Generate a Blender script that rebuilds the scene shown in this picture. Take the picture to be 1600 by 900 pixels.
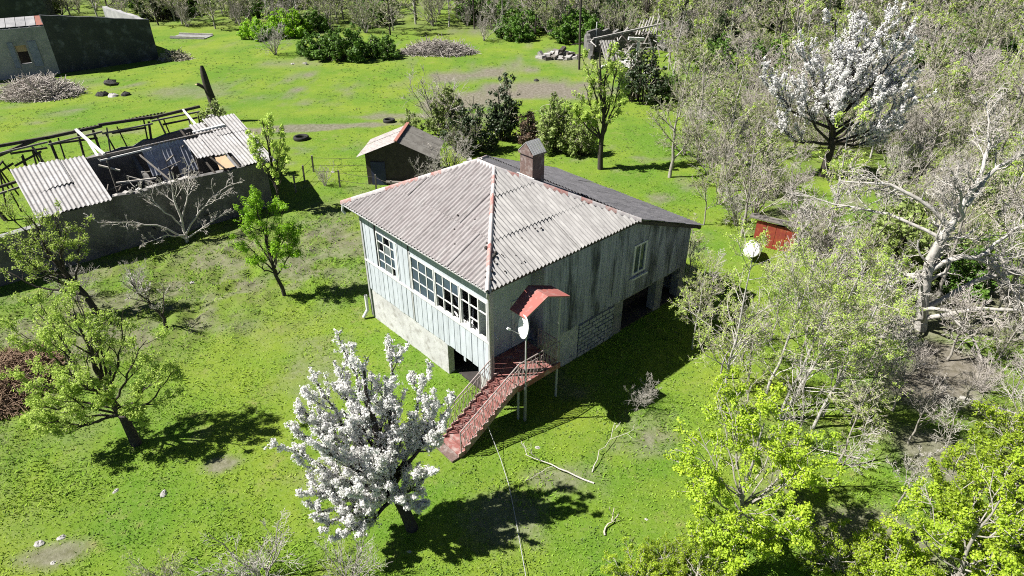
import bpy, math, random
import numpy as np
R = math.radians
for o in list(bpy.data.objects): bpy.data.objects.remove(o)
scene = bpy.context.scene
col = scene.collection

# ------------------------------------------------------------------ camera, sky, sun, exposure
CAM_H, PITCH, FPX = 16.4, R(31.786), 1033.26
cam = bpy.data.cameras.new('camera'); camo = bpy.data.objects.new('camera', cam); col.objects.link(camo)
camo.location = (0, 0, CAM_H); camo.rotation_euler = (math.pi/2 - PITCH, 0, 0)
cam.sensor_width = 36; cam.lens = FPX/1600*36; cam.clip_end = 900; cam.clip_start = .1
scene.camera = camo
SUN_EL, SUN_AZ = R(50), R(5)          # shadows run along +x, turned 5 degrees towards +y
w = bpy.data.worlds.new('World'); scene.world = w; w.use_nodes = True
nt = w.node_tree; sk = nt.nodes.new('ShaderNodeTexSky'); sk.sky_type = 'NISHITA'; sk.sun_disc = False
sk.air_density = .35; sk.dust_density = .1; sk.ozone_density = 1.; sk.sun_elevation = SUN_EL; sk.sun_rotation = R(265)
bg = nt.nodes['Background']; bg.inputs[1].default_value = .05; nt.links.new(sk.outputs[0], bg.inputs[0])
sl = bpy.data.lights.new('sun', 'SUN'); sl.energy = 5.0; sl.angle = R(.5); sl.color = (1, .965, .9)
so = bpy.data.objects.new('sun', sl); col.objects.link(so)
so.rotation_euler = (math.pi/2 - SUN_EL, 0, SUN_AZ - math.pi/2)
so.location = (-40, 0, 60)
vs = scene.view_settings; vs.view_transform = 'Standard'; vs.look = 'None'; vs.gamma = 1; vs.use_curve_mapping = False
vs.exposure = 1.15
scene.cycles.max_bounces = 6; scene.cycles.transparent_max_bounces = 6
scene.cycles.use_denoising = False; scene.cycles.filter_width = 1.05

_s, _c = math.sin(PITCH), math.cos(PITCH)
def gp(px, py, z=0.):
    """ground survey: a point of the 1600x900 picture taken down to height z"""
    X, Y = (px-800)/FPX, (450-py)/FPX
    d = (X, _c+Y*_s, -_s+Y*_c); t = (z-CAM_H)/d[2]
    return (d[0]*t, d[1]*t, z)

# ------------------------------------------------------------------ materials
def mat(name, c1, c2=None, scale=3., rough=.85, c3=None, scale3=20., amt3=.5, stretch=(1, 1, 1), bump=0., bscale=30., island=0., spec=.2, transl=0., metal=0., lo=.35, hi=.65, lo3=.5, hi3=.7):
    m = bpy.data.materials.new(name); m.use_nodes = True; n = m.node_tree.nodes; l = m.node_tree.links
    b = n['Principled BSDF']; b.inputs['Roughness'].default_value = rough; b.inputs['Specular IOR Level'].default_value = spec
    b.inputs['Metallic'].default_value = metal
    tc = n.new('ShaderNodeTexCoord'); mp = n.new('ShaderNodeMapping'); mp.inputs['Scale'].default_value = stretch
    l.new(tc.outputs['Object'], mp.inputs[0])
    c2 = c2 or c1
    def noise(sc, det=5):
        t = n.new('ShaderNodeTexNoise'); t.inputs['Scale'].default_value = sc; t.inputs['Detail'].default_value = det
        t.inputs['Roughness'].default_value = .62
        l.new(mp.outputs[0], t.inputs['Vector']); return t.outputs[0]
    def ramp(src, a, z):
        r = n.new('ShaderNodeMapRange'); r.inputs[1].default_value = a; r.inputs[2].default_value = z
        l.new(src, r.inputs[0]); return r.outputs[0]
    def mix(f, a, z):
        x = n.new('ShaderNodeMix'); x.data_type = 'RGBA'
        if isinstance(f, float): x.inputs[0].default_value = f
        else: l.new(f, x.inputs[0])
        for k, q in ((6, a), (7, z)):
            if isinstance(q, tuple): x.inputs[k].default_value = (*q, 1)
            else: l.new(q, x.inputs[k])
        return x.outputs[2]
    out = mix(ramp(noise(scale), lo, hi), c1, c2)
    if c3:
        mm = n.new('ShaderNodeMath'); mm.operation = 'MULTIPLY'; mm.inputs[1].default_value = amt3
        l.new(ramp(noise(scale3), lo3, hi3), mm.inputs[0]); out = mix(mm.outputs[0], out, c3)
    if island:
        g = n.new('ShaderNodeNewGeometry'); oi = n.new('ShaderNodeObjectInfo')
        ad = n.new('ShaderNodeMath'); ad.operation = 'ADD'; l.new(g.outputs['Random Per Island'], ad.inputs[0]); l.new(oi.outputs['Random'], ad.inputs[1])
        r = n.new('ShaderNodeMapRange'); r.inputs[2].default_value = 2; r.inputs[3].default_value = 1-island; r.inputs[4].default_value = 1+island
        l.new(ad.outputs[0], r.inputs[0])
        h = n.new('ShaderNodeHueSaturation'); l.new(r.outputs[0], h.inputs['Value']); l.new(out, h.inputs['Color']); out = h.outputs[0]
    l.new(out, b.inputs['Base Color'])
    if bump:
        bp = n.new('ShaderNodeBump'); bp.inputs['Strength'].default_value = bump; bp.inputs['Distance'].default_value = .03
        l.new(noise(bscale), bp.inputs['Height']); l.new(bp.outputs[0], b.inputs['Normal'])
    if transl:
        tr = n.new('ShaderNodeBsdfTranslucent'); l.new(out, tr.inputs[0]); ms = n.new('ShaderNodeMixShader'); ms.inputs[0].default_value = transl
        l.new(b.outputs[0], ms.inputs[1]); l.new(tr.outputs[0], ms.inputs[2]); l.new(ms.outputs[0], n['Material Output'].inputs[0])
    return m

M = dict(
 roof=mat('old_roof_sheet', (.345, .335, .325), (.255, .245, .24), 3.2, .9, (.15, .145, .14), 5, .5, (2.4, .22, 1), island=.12, bump=.25),
 roof_pink=mat('pink_stained_roof_sheet', (.305, .288, .285), (.245, .22, .22), 3., .9, (.13, .12, .115), 5, .65, (.22, 2.4, 1), island=.12, bump=.25),
 roof_dark=mat('dark_roof_sheet', (.25, .24, .25), (.17, .165, .17), 2., .9, (.34, .33, .33), 14, .5, island=.1, bump=.3),
 cap_red=mat('red_ridge_tile', (.30, .12, .105), (.36, .27, .25), 4, .8, (.5, .45, .43), 12, .5),
 cap_white=mat('pale_ridge_tile', (.46, .44, .43), (.36, .33, .33), 4, .8, (.25, .2, .2), 12, .5),
 blue_board=mat('pale_blue_board', (.47, .505, .55), (.39, .42, .455), 2.5, .75, (.24, .26, .27), 9, .5, (1, 1, .25), island=.08),
 white_paint=mat('white_paint', (.66, .66, .65), (.52, .52, .51), 5, .7, (.3, .29, .27), 18, .4),
 green_board=mat('weathered_green_board', (.36, .365, .425), (.26, .265, .315), 2.2, .85, (.045, .05, .055), .9, .85, (2.2, 1, .35), island=.16, lo3=.48, hi3=.62),
 render=mat('plinth_render', (.50, .50, .495), (.39, .385, .38), 1.4, .95, (.15, .135, .11), 3.5, .6, bump=.3, bscale=14),
 conc=mat('grey_concrete', (.27, .27, .26), (.19, .19, .185), 2, .95, (.09, .09, .085), 7, .5, bump=.3),
 block=mat('block', (.38, .39, .39), (.29, .30, .30), 4, .95, island=.15, bump=.3),
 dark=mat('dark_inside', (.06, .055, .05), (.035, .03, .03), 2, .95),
 wood=mat('grey_wood', (.20, .185, .17), (.13, .115, .10), 3, .9, (.30, .28, .26), 14, .5, (1, 1, 1), island=.15),
 dwood=mat('dark_wood', (.075, .065, .055), (.045, .04, .035), 3, .9, island=.2),
 red=mat('red_step_paint', (.27, .105, .092), (.20, .085, .075), 2, .8, (.33, .26, .24), 4.5, .95),
 redmetal=mat('red_canopy_sheet', (.34, .105, .09), (.27, .105, .09), 2, .75, (.34, .25, .23), 2.5, .85),
 iron=mat('rusty_railing', (.33, .28, .265), (.23, .18, .17), 8, .7),
 steel=mat('galvanised', (.38, .38, .38), (.30, .30, .30), 6, .5),
 dish=mat('white_dish', (.78, .78, .77), (.70, .70, .69), 4, .45),
 glass=mat('window_pane', (.05, .075, .12), (.03, .045, .07), 2, .08, spec=.5),
 brick=mat('chimney_brick', (.17, .115, .10), (.12, .085, .075), 9, .95, (.36, .33, .31), 5, .6, bump=.4),
 stone=mat('ruin_plaster', (.34, .335, .34), (.22, .22, .23), .8, .95, (.38, .375, .37), 2.2, .6, bump=.4, bscale=9),
 blackwall=mat('blackened_wall', (.06, .063, .06), (.04, .044, .048), .7, .95, (.15, .16, .18), 1.2, .7, bump=.4, bscale=9),
 barnwall=mat('barn_wall', (.17, .165, .16), (.075, .072, .07), 1.1, .95, (.30, .29, .28), 2.2, .6, bump=.5, bscale=7),
 ochre=mat('ochre_panel', (.50, .36, .22), (.42, .30, .2), 2, .9),
 rubber=mat('tyre_rubber', (.022, .022, .022), (.035, .035, .033), 5, .85),
 darkstone=mat('dark_stone', (.045, .043, .04), (.025, .025, .024), 5, .95, (.16, .16, .155), 9, .4),
 palestone=mat('pale_rubble', (.40, .385, .37), (.27, .255, .24), 3, .95, island=.25, bump=.3),
 rust=mat('rust_red_sheet', (.33, .06, .035), (.24, .05, .04), 3, .75, (.38, .15, .05), 5, .7),
 tile=mat('red_tile', (.30, .12, .09), (.24, .12, .10), 5, .9, island=.2),
 bark=mat('dark_bark', (.06, .05, .042), (.035, .03, .026), 7, .95, (.13, .12, .11), 20, .5),
 bark_grey=mat('pale_grey_bark', (.36, .335, .30), (.25, .23, .20), 5, .95, (.07, .065, .055), 11, .6),
 bark_white=mat('whitish_bark', (.46, .44, .41), (.33, .31, .285), 3, .95, (.10, .095, .08), 8, .5, lo3=.52, hi3=.62),
 twig=mat('grey_twigs', (.44, .41, .32), (.34, .315, .24), 2, .95, island=.25),
 twig_pink=mat('pinkish_twigs', (.42, .38, .35), (.33, .30, .27), 2, .95, island=.25),
 twig_white=mat('pale_twigs', (.52, .49, .45), (.40, .37, .33), 2, .95, island=.2),
 straw=mat('dry_straw', (.27, .19, .125), (.19, .125, .09), 2, .95, island=.3),
 blossom=mat('white_blossom', (.86, .85, .84), (.82, .81, .79), 8, .8, island=.06, transl=.5),
 leaf_yellow=mat('yellow_green_leaf', (.40, .52, .04), (.30, .43, .035), 1.2, .55, island=.35, transl=.45, spec=.3),
 leaf_bright=mat('bright_green_leaf', (.32, .56, .03), (.25, .46, .025), 1.4, .55, island=.3, transl=.45, spec=.3),
 leaf_pale=mat('pale_spring_leaf', (.48, .61, .13), (.37, .51, .09), 1.2, .6, island=.3, transl=.45, spec=.3),
 leaf_olive=mat('olive_leaf', (.27, .34, .10), (.18, .24, .065), 1.2, .6, island=.3, transl=.3, spec=.3),
 leaf_mid=mat('mid_green_leaf', (.12, .23, .03), (.08, .165, .025), 1., .55, island=.35, transl=.3, spec=.3),
 leaf_dark=mat('dark_evergreen_leaf', (.05, .08, .03), (.033, .055, .02), 1.5, .5, island=.35, transl=.15, spec=.4),
 leaf_brown=mat('dry_brown_leaf', (.16, .10, .07), (.11, .08, .06), 1.5, .8, island=.3, transl=.2),
)

# ------------------------------------------------------------------ mesh helpers
def qmesh(name, V, F, m, smooth=False):
    V = np.asarray(V, np.float32).reshape(-1, 3); F = np.asarray(F, np.int32).reshape(-1, 4)
    me = bpy.data.meshes.new(name)
    me.vertices.add(len(V)); me.vertices.foreach_set('co', V.ravel())
    me.loops.add(F.size); me.loops.foreach_set('vertex_index', F.ravel())
    me.polygons.add(len(F)); me.polygons.foreach_set('loop_start', np.arange(0, F.size, 4, dtype=np.int32))
    if smooth: me.polygons.foreach_set('use_smooth', np.ones(len(F), bool))
    me.update(calc_edges=True); me.materials.append(m); return me

def link(name, me, parent=None, label=None, cat=None, group=None, kind=None, loc=None, rot=0., scale=1.):
    o = bpy.data.objects.new(name, me); col.objects.link(o)
    if parent: o.parent = parent
    if label: o['label'] = label
    if cat: o['category'] = cat
    if group: o['group'] = group
    if kind: o['kind'] = kind
    if loc is not None: o.location = loc
    if rot: o.rotation_euler = (0, 0, rot)
    if scale != 1.: o.scale = (scale,)*3 if not isinstance(scale, tuple) else scale
    return o
def thing(name, label, cat, loc=(0, 0, 0), rot=0., group=None, scale=1.): return link(name, None, None, label, cat, group, None, loc, rot, scale)

class MB:
    def __init__(s): s.v, s.f = [], []
    def add(s, v, f):
        k = len(s.v); s.v += [tuple(map(float, q)) for q in v]; s.f += [tuple(i+k for i in q) for q in f]; return s
    def box(s, x0, x1, y0, y1, z0, z1):
        return s.hexa([(x0, y0, z0), (x1, y0, z0), (x1, y1, z0), (x0, y1, z0)], [(x0, y0, z1), (x1, y0, z1), (x1, y1, z1), (x0, y1, z1)])
    def hexa(s, b, t): return s.add(b+t, [(3, 2, 1, 0), (4, 5, 6, 7), (0, 1, 5, 4), (1, 2, 6, 5), (2, 3, 7, 6), (3, 0, 4, 7)])
    def beam(s, p, q, a, b=None, up=(0, 0, 1)):
        b = b or a; p, q = np.array(p, float), np.array(q, float); d = q-p; d /= np.linalg.norm(d)
        up = np.array(up, float)
        if abs(d@up) > .95: up = np.array((1., 0, 0))
        x = np.cross(d, up); x /= np.linalg.norm(x); y = np.cross(x, d)
        c = [(-a/2, -b/2), (a/2, -b/2), (a/2, b/2), (-a/2, b/2)]
        return s.hexa([tuple(p+x*i+y*j) for i, j in c], [tuple(q+x*i+y*j) for i, j in c])
    def rod(s, pts, r, n=6):
        P = np.array(pts, float)[None]; V, F = tubes(P, np.full((1, P.shape[1]), r), n); return s.add(V.tolist(), F.tolist())
    def lathe(s, prof, n=16, c=(0, 0, 0)):
        v, f = [], []
        for r, z in prof:
            for i in range(n): a = 2*math.pi*i/n; v.append((c[0]+r*math.cos(a), c[1]+r*math.sin(a), c[2]+z))
        for k in range(len(prof)-1):
            for i in range(n): j = (i+1) % n; f.append((k*n+i, k*n+j, (k+1)*n+j, (k+1)*n+i))
        return s.add(v, f)
    def poly(s, pts, th):          # outline in order, extruded by vector th
        n = len(pts); t = [tuple(np.array(p)+th) for p in pts]
        return s.add(list(pts)+t, [tuple(range(n-1, -1, -1)), tuple(range(n, 2*n))]+[(i, (i+1) % n, (i+1) % n+n, i+n) for i in range(n)])
    def mesh(s, name, m, smooth=False):
        me = bpy.data.meshes.new(name); me.from_pydata(s.v, [], s.f); me.materials.append(m)
        if smooth: me.polygons.foreach_set('use_smooth', [True]*len(me.polygons))
        me.update(); return me
    def build(s, name, m, parent=None, smooth=False, **k): return link(name, s.mesh(name, m, smooth), parent, **k)

def norm(a): return a/np.maximum(np.linalg.norm(a, axis=-1, keepdims=True), 1e-9)
def tubes(P, rad, S):
    B, N, _ = P.shape; T = norm(np.gradient(P, axis=1)); mt = norm(T.mean(1))
    ref = np.where(np.abs(mt[:, 2:3]) > .8, np.array([[1., .05, 0]]), np.array([[0, .05, 1.]]))[:, None, :]
    a = norm(np.cross(T, np.broadcast_to(ref, T.shape))); b = np.cross(T, a)
    th = np.arange(S)*2*math.pi/S
    V = P[:, :, None, :]+rad[:, :, None, None]*(a[:, :, None, :]*np.cos(th)[None, None, :, None]+b[:, :, None, :]*np.sin(th)[None, None, :, None])
    i = np.arange(B)[:, None, None]*N*S; k = np.arange(N-1)[None, :, None]*S; j = np.arange(S)[None, None, :]; j2 = (j+1) % S
    F = np.stack([i+k+j, i+k+j2, i+k+S+j2, i+k+S+j], -1).reshape(-1, 4)
    return V.reshape(-1, 3), F
def join(parts):
    V, F, k = [], [], 0
    for v, f in parts: V.append(v); F.append(f+k); k += len(v)
    return np.concatenate(V), np.concatenate(F)
def diamonds(rng, C, size, wr=.6, upb=1., out=None):
    n = len(C); d = norm(rng.normal(size=(n, 3))); nr = norm(rng.normal(size=(n, 3))*(1. if out is None else .55)+np.array([-.55, -.1, upb])*(1. if out is None else .35)+(0 if out is None else out)); p = norm(np.cross(nr, d)); d = norm(np.cross(p, nr))
    L = (size*rng.uniform(.7, 1.3, n))[:, None]
    V = np.stack([C-d*L/2, C+p*L*wr/2+nr*L*.12, C+d*L/2, C-p*L*wr/2+nr*L*.12], 1).reshape(-1, 3)
    return V, np.arange(n*4).reshape(n, 4)

# ------------------------------------------------------------------ growth of trees
def resample(p, N):
    p = np.array(p, float); s = np.r_[0, np.cumsum(np.linalg.norm(np.diff(p, axis=0), axis=1))]; t = np.linspace(0, s[-1], N)
    return np.stack([np.interp(t, s, p[:, i]) for i in range(3)], 1)
def grow(rng, roots, levels, N0=9):
    P = np.stack([resample(r[0], N0) for r in roots]); P[:, 1:-1] += rng.normal(size=P[:, 1:-1].shape)*.03
    rad = np.stack([np.linspace(r[1], r[2], N0) for r in roots]); out = [(P, rad)]
    for L in levels:
        B, N, _ = P.shape; n = L['n']; cnt = rng.integers(max(1, int(n*.7)), int(n*1.3)+2, B); idx = np.repeat(np.arange(B), cnt); m = len(idx)
        t = rng.uniform(*L.get('t', (.3, 1.)), m); k = np.minimum((t*(N-1)).astype(int), N-2); fr = (t*(N-1)-k)[:, None]
        pos = P[idx, k]*(1-fr)+P[idx, k+1]*fr; tan = norm(P[idx, k+1]-P[idx, k])
        plen = np.linalg.norm(np.diff(P, axis=1), axis=2).sum(1)[idx]
        perp = norm(np.cross(tan, rng.normal(size=(m, 3)))); a = np.radians(rng.uniform(*L['ang'], m))[:, None]
        d = norm(tan*np.cos(a)+perp*np.sin(a)+np.array([0, 0, L.get('up0', 0)]))
        ln = plen*rng.uniform(*L['len'], m)*(1-L.get('lt', .5)*t)
        if 'max' in L: ln = np.minimum(ln, L['max']*rng.uniform(.7, 1.2, m))
        NN = L.get('N', 5); Q = np.zeros((m, NN, 3)); Q[:, 0] = pos
        for q in range(1, NN):
            d = norm(d+rng.normal(size=(m, 3))*L.get('wig', .18)+np.array([0, 0, L.get('up', .05)])); Q[:, q] = Q[:, q-1]+d*(ln/(NN-1))[:, None]
        Q[:, 1:, 2] = np.maximum(Q[:, 1:, 2], .05)
        pr = rad[idx, k]*(1-fr[:, 0])+rad[idx, k+1]*fr[:, 0]; r0 = np.maximum(pr*L.get('rr', .55), L.get('rmin', .006)); r1 = np.maximum(r0*.35, L.get('rmin', .006)*.7)
        rad = r0[:, None]+(r1-r0)[:, None]*np.linspace(0, 1, NN)[None]; P = Q; out.append((P, rad))
    return out
def along(rng, P, n, lo=.2):
    B, N, _ = P.shape; i = rng.integers(0, B, n); t = rng.uniform(lo, 1, n); k = np.minimum((t*(N-1)).astype(int), N-2); f = (t*(N-1)-k)[:, None]
    return P[i, k]*(1-f)+P[i, k+1]*f
SIDES = (8, 5, 4, 3, 3)
def tree_meshes(nm, seed, roots, levels, bark, twigm, leafm=None, leaves=0, lsize=.1, spread=.1, wr=.6, thick=1, clump=None, leaf_from=-1, low=.2, inner=False):
    rng = np.random.default_rng(seed); g = grow(rng, roots, levels); out = []
    V, F = join([tubes(P, r, SIDES[i]) for i, (P, r) in enumerate(g[:thick+1])]); out.append(('trunk', qmesh(nm+'_trunk', V, F, bark, True)))
    if len(g) > thick+1:
        V, F = join([tubes(P, r, SIDES[min(i+thick+1, 4)]) for i, (P, r) in enumerate(g[thick+1:])]); out.append(('crown', qmesh(nm+'_crown', V, F, twigm)))
    if leaves:
        src = g[leaf_from][0]
        if clump:
            nc, cr = clump; C = along(rng, src, nc, low)
            if inner: C = np.concatenate([C[:int(nc*.66)], along(rng, g[-2][0], int(nc*.22), .1), along(rng, g[0][0], int(nc*.10), .5)]); nc = len(C)
            i = rng.integers(0, nc, leaves); q = norm(rng.normal(size=(leaves, 3)))*rng.uniform(.35, 1, (leaves, 1))
            C = C[i]+q*(cr*rng.uniform(.6, 1.3, nc))[i][:, None]
        else: C = along(rng, src, leaves, low)+rng.normal(size=(leaves, 3))*spread
        C[:, 2] = np.maximum(C[:, 2], .06); V, F = diamonds(rng, C, lsize, wr, out=q if clump else None); out.append(('foliage', qmesh(nm+'_foliage', V, F, leafm)))
    return out
def plant(name, label, cat, meshes, loc, rot=0., scale=1., group=None):
    e = thing(name, label, cat, loc, rot, group, scale)
    for pn, me in meshes: link(pn, me, e)
    return e

# ------------------------------------------------------------------ ground
def vnoise(x, y, sc, seed=0):
    x, y = np.asarray(x)/sc+seed*17.3, np.asarray(y)/sc+seed*9.1; i, j = np.floor(x).astype(np.int64), np.floor(y).astype(np.int64); f, g = x-i, y-j
    f, g = f*f*(3-2*f), g*g*(3-2*g)
    def h(a, b): n = (a*374761393+b*668265263+seed*1442695) & 0x7fffffff; n = (n ^ (n >> 13))*1274126177 & 0x7fffffff; return ((n ^ (n >> 16)) & 0xffff)/65535.
    return (h(i, j)*(1-f)+h(i+1, j)*f)*(1-g)+(h(i, j+1)*(1-f)+h(i+1, j+1)*f)*g
def fbm(x, y, sc, seed=0, o=4): return sum(vnoise(x, y, sc/2**k, seed+k)*.5**k for k in range(o))/sum(.5**k for k in range(o))
def blob(x, y, cx, cy, rx, ry, a=0.):
    c, s = math.cos(a), math.sin(a); dx, dy = x-cx, y-cy; return np.clip(1.25-np.hypot((dx*c+dy*s)/rx, (-dx*s+dy*c)/ry), 0, 1)
def clod(x, y):   # rough, once dug ground along the barn and by the big bare tree
    return np.clip(blob(x, y, -13.5, 28, 12, 6, .72)*1.3+.5*blob(x, y, -19, 19, 6, 9), 0, 1)
def thick_mask(x, y):   # the overgrown part to the east
    return np.maximum(np.clip((x-(13.5+.12*(y-20)))/4, 0, 1)*np.clip((y-9)/4, 0, 1), np.clip((y-(82-.12*x))/6, 0, 1))
def soil_mask(x, y):
    n = fbm(x, y, 2.2, 3); m = np.zeros_like(x)
    def ad(cx, cy, rx, ry, a=0., k=1.):
        nonlocal m; m = np.maximum(m, k*np.clip((blob(x, y, cx, cy, rx, ry, a)+(n-.5)*1.5-.18)*2.2, 0, 1))
    ad(-4, 57, 5, 3.2, .3, .9); ad(3, 61, 7, 3.6, .2, .95); ad(-7, 53, 10, .7, .05, .75); ad(-16, 50, 9, .9, .15, .85); ad(-3, 66.5, 8, 2.2, .3, .9); ad(6, 74, 7, 1.6, .5, .7); ad(-30, 60, 5, 1.6, .1, .5); ad(-24, 70, 6, 1.2, .2, .5); ad(-32, 49, 4, 1.2, .2, .5)     # worn yard and tracks
    ad(-13.1, 12.2, 1.5, .75, .25, .8); ad(16.8, 20.2, 3.2, 1.8, .5, .95); ad(21, 25, 5, 3, .3, .7); ad(14.2, 15.6, 2.2, 1.6, .3, .8); ad(-.3, 13.5, 1.6, 1.1, .4, .55); ad(1, 14.8, 1.1, .7, 0, .6)
    ad(-9.6, 15.5, 1., .6, .2, .8); ad(-21.5, 18.2, 2.5, 2.5, .3, .8); ad(10.5, 12.3, 2, 1.5, .2, .7)
    ad(8, 71, 6, 4, .2, .5); ad(-45, 62, 6, 3, .2, .6)
    return np.maximum(m, .55*clod(x, y)*np.clip((fbm(x, y, 1.1, 8)-.46)*7, 0, 1))
def hz(x, y):
    x = np.asarray(x, float); y = np.asarray(y, float)
    return (fbm(x, y, 7, 1)-.5)*.16+(fbm(x, y, .9, 5, 3)-.5)*(.07+.2*clod(x, y)+.12*thick_mask(x, y))+(fbm(x, y, .45, 41, 2)-.5)*.34*clod(x, y)-.02
def axis(a, b, near0, near1, step, far):
    r = [near0]
    while r[-1] < near1: r.append(r[-1]+step)
    s = step
    while r[-1] < b: s = min(s*1.12, far); r.append(r[-1]+s)
    s = step; l = [near0]
    while l[-1] > a: s = min(s*1.12, far); l.append(l[-1]-s)
    return np.array(l[:0:-1]+r)
gx, gy = axis(-420, 420, -28, 24, .2, 14), axis(-60, 560, 8, 50, .2, 12)
GX, GY = np.meshgrid(gx, gy); GZ = hz(GX, GY); nx, ny = len(gx), len(gy)
ii = np.arange(nx*ny).reshape(ny, nx); FF = np.stack([ii[:-1, :-1], ii[:-1, 1:], ii[1:, 1:], ii[1:, :-1]], -1).reshape(-1, 4)
def ground_colour(name, gain=1.):  # the factor scales the base colours; grass blades take a higher one
    m = bpy.data.materials.new(name); m.use_nodes = True; n = m.node_tree.nodes; l = m.node_tree.links; b = n['Principled BSDF']
    b.inputs['Roughness'].default_value = .95; b.inputs['Specular IOR Level'].default_value = .1
    g = n.new('ShaderNodeNewGeometry')
    def noise(sc, d=6, r=.65):
        t = n.new('ShaderNodeTexNoise'); t.inputs['Scale'].default_value = sc; t.inputs['Detail'].default_value = d; t.inputs['Roughness'].default_value = r
        l.new(g.outputs['Position'], t.inputs['Vector']); return t.outputs[0]
    def ramp(src, a, z, o=1.):
        r = n.new('ShaderNodeMapRange'); r.inputs[1].default_value = a; r.inputs[2].default_value = z; r.inputs[4].default_value = o; l.new(src, r.inputs[0]); return r.outputs[0]
    def mix(f, a, z):
        x = n.new('ShaderNodeMix'); x.data_type = 'RGBA'; l.new(f, x.inputs[0])
        for k, q in ((6, a), (7, z)):
            if isinstance(q, tuple): x.inputs[k].default_value = (*[v*gain for v in q], 1)
            else: l.new(q, x.inputs[k])
        return x.outputs[2]
    c = mix(ramp(noise(.16, 4), .38, .62), (.088, .172, .017), (.155, .215, .024))
    c = mix(ramp(noise(.9, 9, .8), .5, .72, .55), c, (.06, .135, .012))
    c = mix(ramp(noise(7, 9, .8), .5, .72, .75), c, (.20, .245, .085)); c = mix(ramp(noise(4.3, 9, .85), .58, .74, .4), c, (.05, .085, .015)); c = mix(ramp(noise(.55, 8, .85), .555, .68, .75), c, (.20, .195, .075)); c = mix(ramp(noise(.23, 8, .85), .56, .66, .5), c, (.055, .12, .014))
    at = n.new('ShaderNodeAttribute'); at.attribute_name = 'rough'; c = mix(at.outputs['Fac'], c, mix(ramp(noise(2.5), .4, .65), (.12, .165, .035), (.12, .115, .06)))
    return m, n, l, b, c, mix, ramp, noise
gm, n, l, b, c, mix_, ramp_, noise_ = ground_colour('meadow')
at = n.new('ShaderNodeAttribute'); at.attribute_name = 'soil'
c = mix_(at.outputs['Fac'], c, mix_(ramp_(noise_(3.5, 9, .75), .35, .68), (.10, .085, .065), (.235, .21, .185)))
l.new(c, b.inputs['Base Color'])
bp = n.new('ShaderNodeBump'); bp.inputs['Strength'].default_value = .75; bp.inputs['Distance'].default_value = .07; l.new(noise_(6, 9, .8), bp.inputs['Height']); l.new(bp.outputs[0], b.inputs['Normal'])
gme = qmesh('ground', np.stack([GX, GY, GZ], -1), FF, gm, True)
for nm, arr in (('soil', soil_mask(GX, GY)), ('rough', np.clip(clod(GX, GY)*.8*np.clip((fbm(GX, GY, 1.6, 12)-.25)*3, 0, 1)+thick_mask(GX, GY)*.75*np.clip((fbm(GX, GY, 3, 14)-.25)*2.5, 0, 1), 0, .9))):
    a = gme.attributes.new(nm, 'FLOAT', 'POINT'); a.data.foreach_set('value', arr.astype(np.float32).ravel())
link('ground', gme, kind='structure', label='bright green spring meadow with worn earth patches')

def at_ground(px, py): x, y, _ = gp(px, py); return (x, y, float(hz(x, y))-.03)

# grass: short blades over all of the visible meadow
rng = np.random.default_rng(5)
def frustum_pts(n, y0, y1, pw):
    u_ = rng.uniform(0, 1, n); y = y0+(y1-y0)*u_**pw; hw = 14.6+.66*(y-11.4)+1.5; x = rng.uniform(-1, 1, n)*hw; return x, y
gmat, n, l, b, c, mix_, ramp_, noise_ = ground_colour('grass_blade', 1.15)
isl = n.new('ShaderNodeNewGeometry'); hs_ = n.new('ShaderNodeHueSaturation'); l.new(c, hs_.inputs['Color']); l.new(ramp_(isl.outputs['Random Per Island'], -1.4, 1., 1.9), hs_.inputs['Value'])
l.new(hs_.outputs[0], b.inputs['Base Color'])
tr = n.new('ShaderNodeBsdfTranslucent'); l.new(hs_.outputs[0], tr.inputs[0]); ms = n.new('ShaderNodeMixShader'); ms.inputs[0].default_value = .3
l.new(b.outputs[0], ms.inputs[1]); l.new(tr.outputs[0], ms.inputs[2]); l.new(ms.outputs[0], n['Material Output'].inputs[0])
x, y = frustum_pts(330000, 9.5, 66, 1.55)
keep = soil_mask(x, y) < rng.uniform(.15, .75, len(x)); keep &= fbm(x, y, 1.3, 21) > rng.uniform(.1, .62, len(x)); x, y = x[keep], y[keep]
hh = rng.uniform(.02, .075, len(x))*np.clip(1.6-y/45, .25, 1)*(1+.9*np.clip((fbm(x, y, 2.2, 23)-.5)*4, 0, 1)+.6*clod(x, y)); zz = hz(x, y)-.02
an = rng.uniform(0, 2*math.pi, len(x)); ln = rng.uniform(.3, 1.6, len(x)); wd = rng.uniform(.009, .022, len(x))*(1+y/60)
ca, sa = np.cos(an), np.sin(an)
Vg = np.stack([np.stack([x-sa*wd, y+ca*wd, zz], -1), np.stack([x+sa*wd, y-ca*wd, zz], -1), np.stack([x+ca*hh*ln+sa*wd*.5, y+sa*hh*ln-ca*wd*.5, zz+hh], -1), np.stack([x+ca*hh*ln-sa*wd*.3, y+sa*hh*ln+ca*wd*.3, zz+hh], -1)], 1)
link('grass', qmesh('grass', Vg, np.arange(len(x)*4).reshape(-1, 4), gmat), kind='stuff', label='short green grass blades growing over the meadow', cat='grass')

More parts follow.
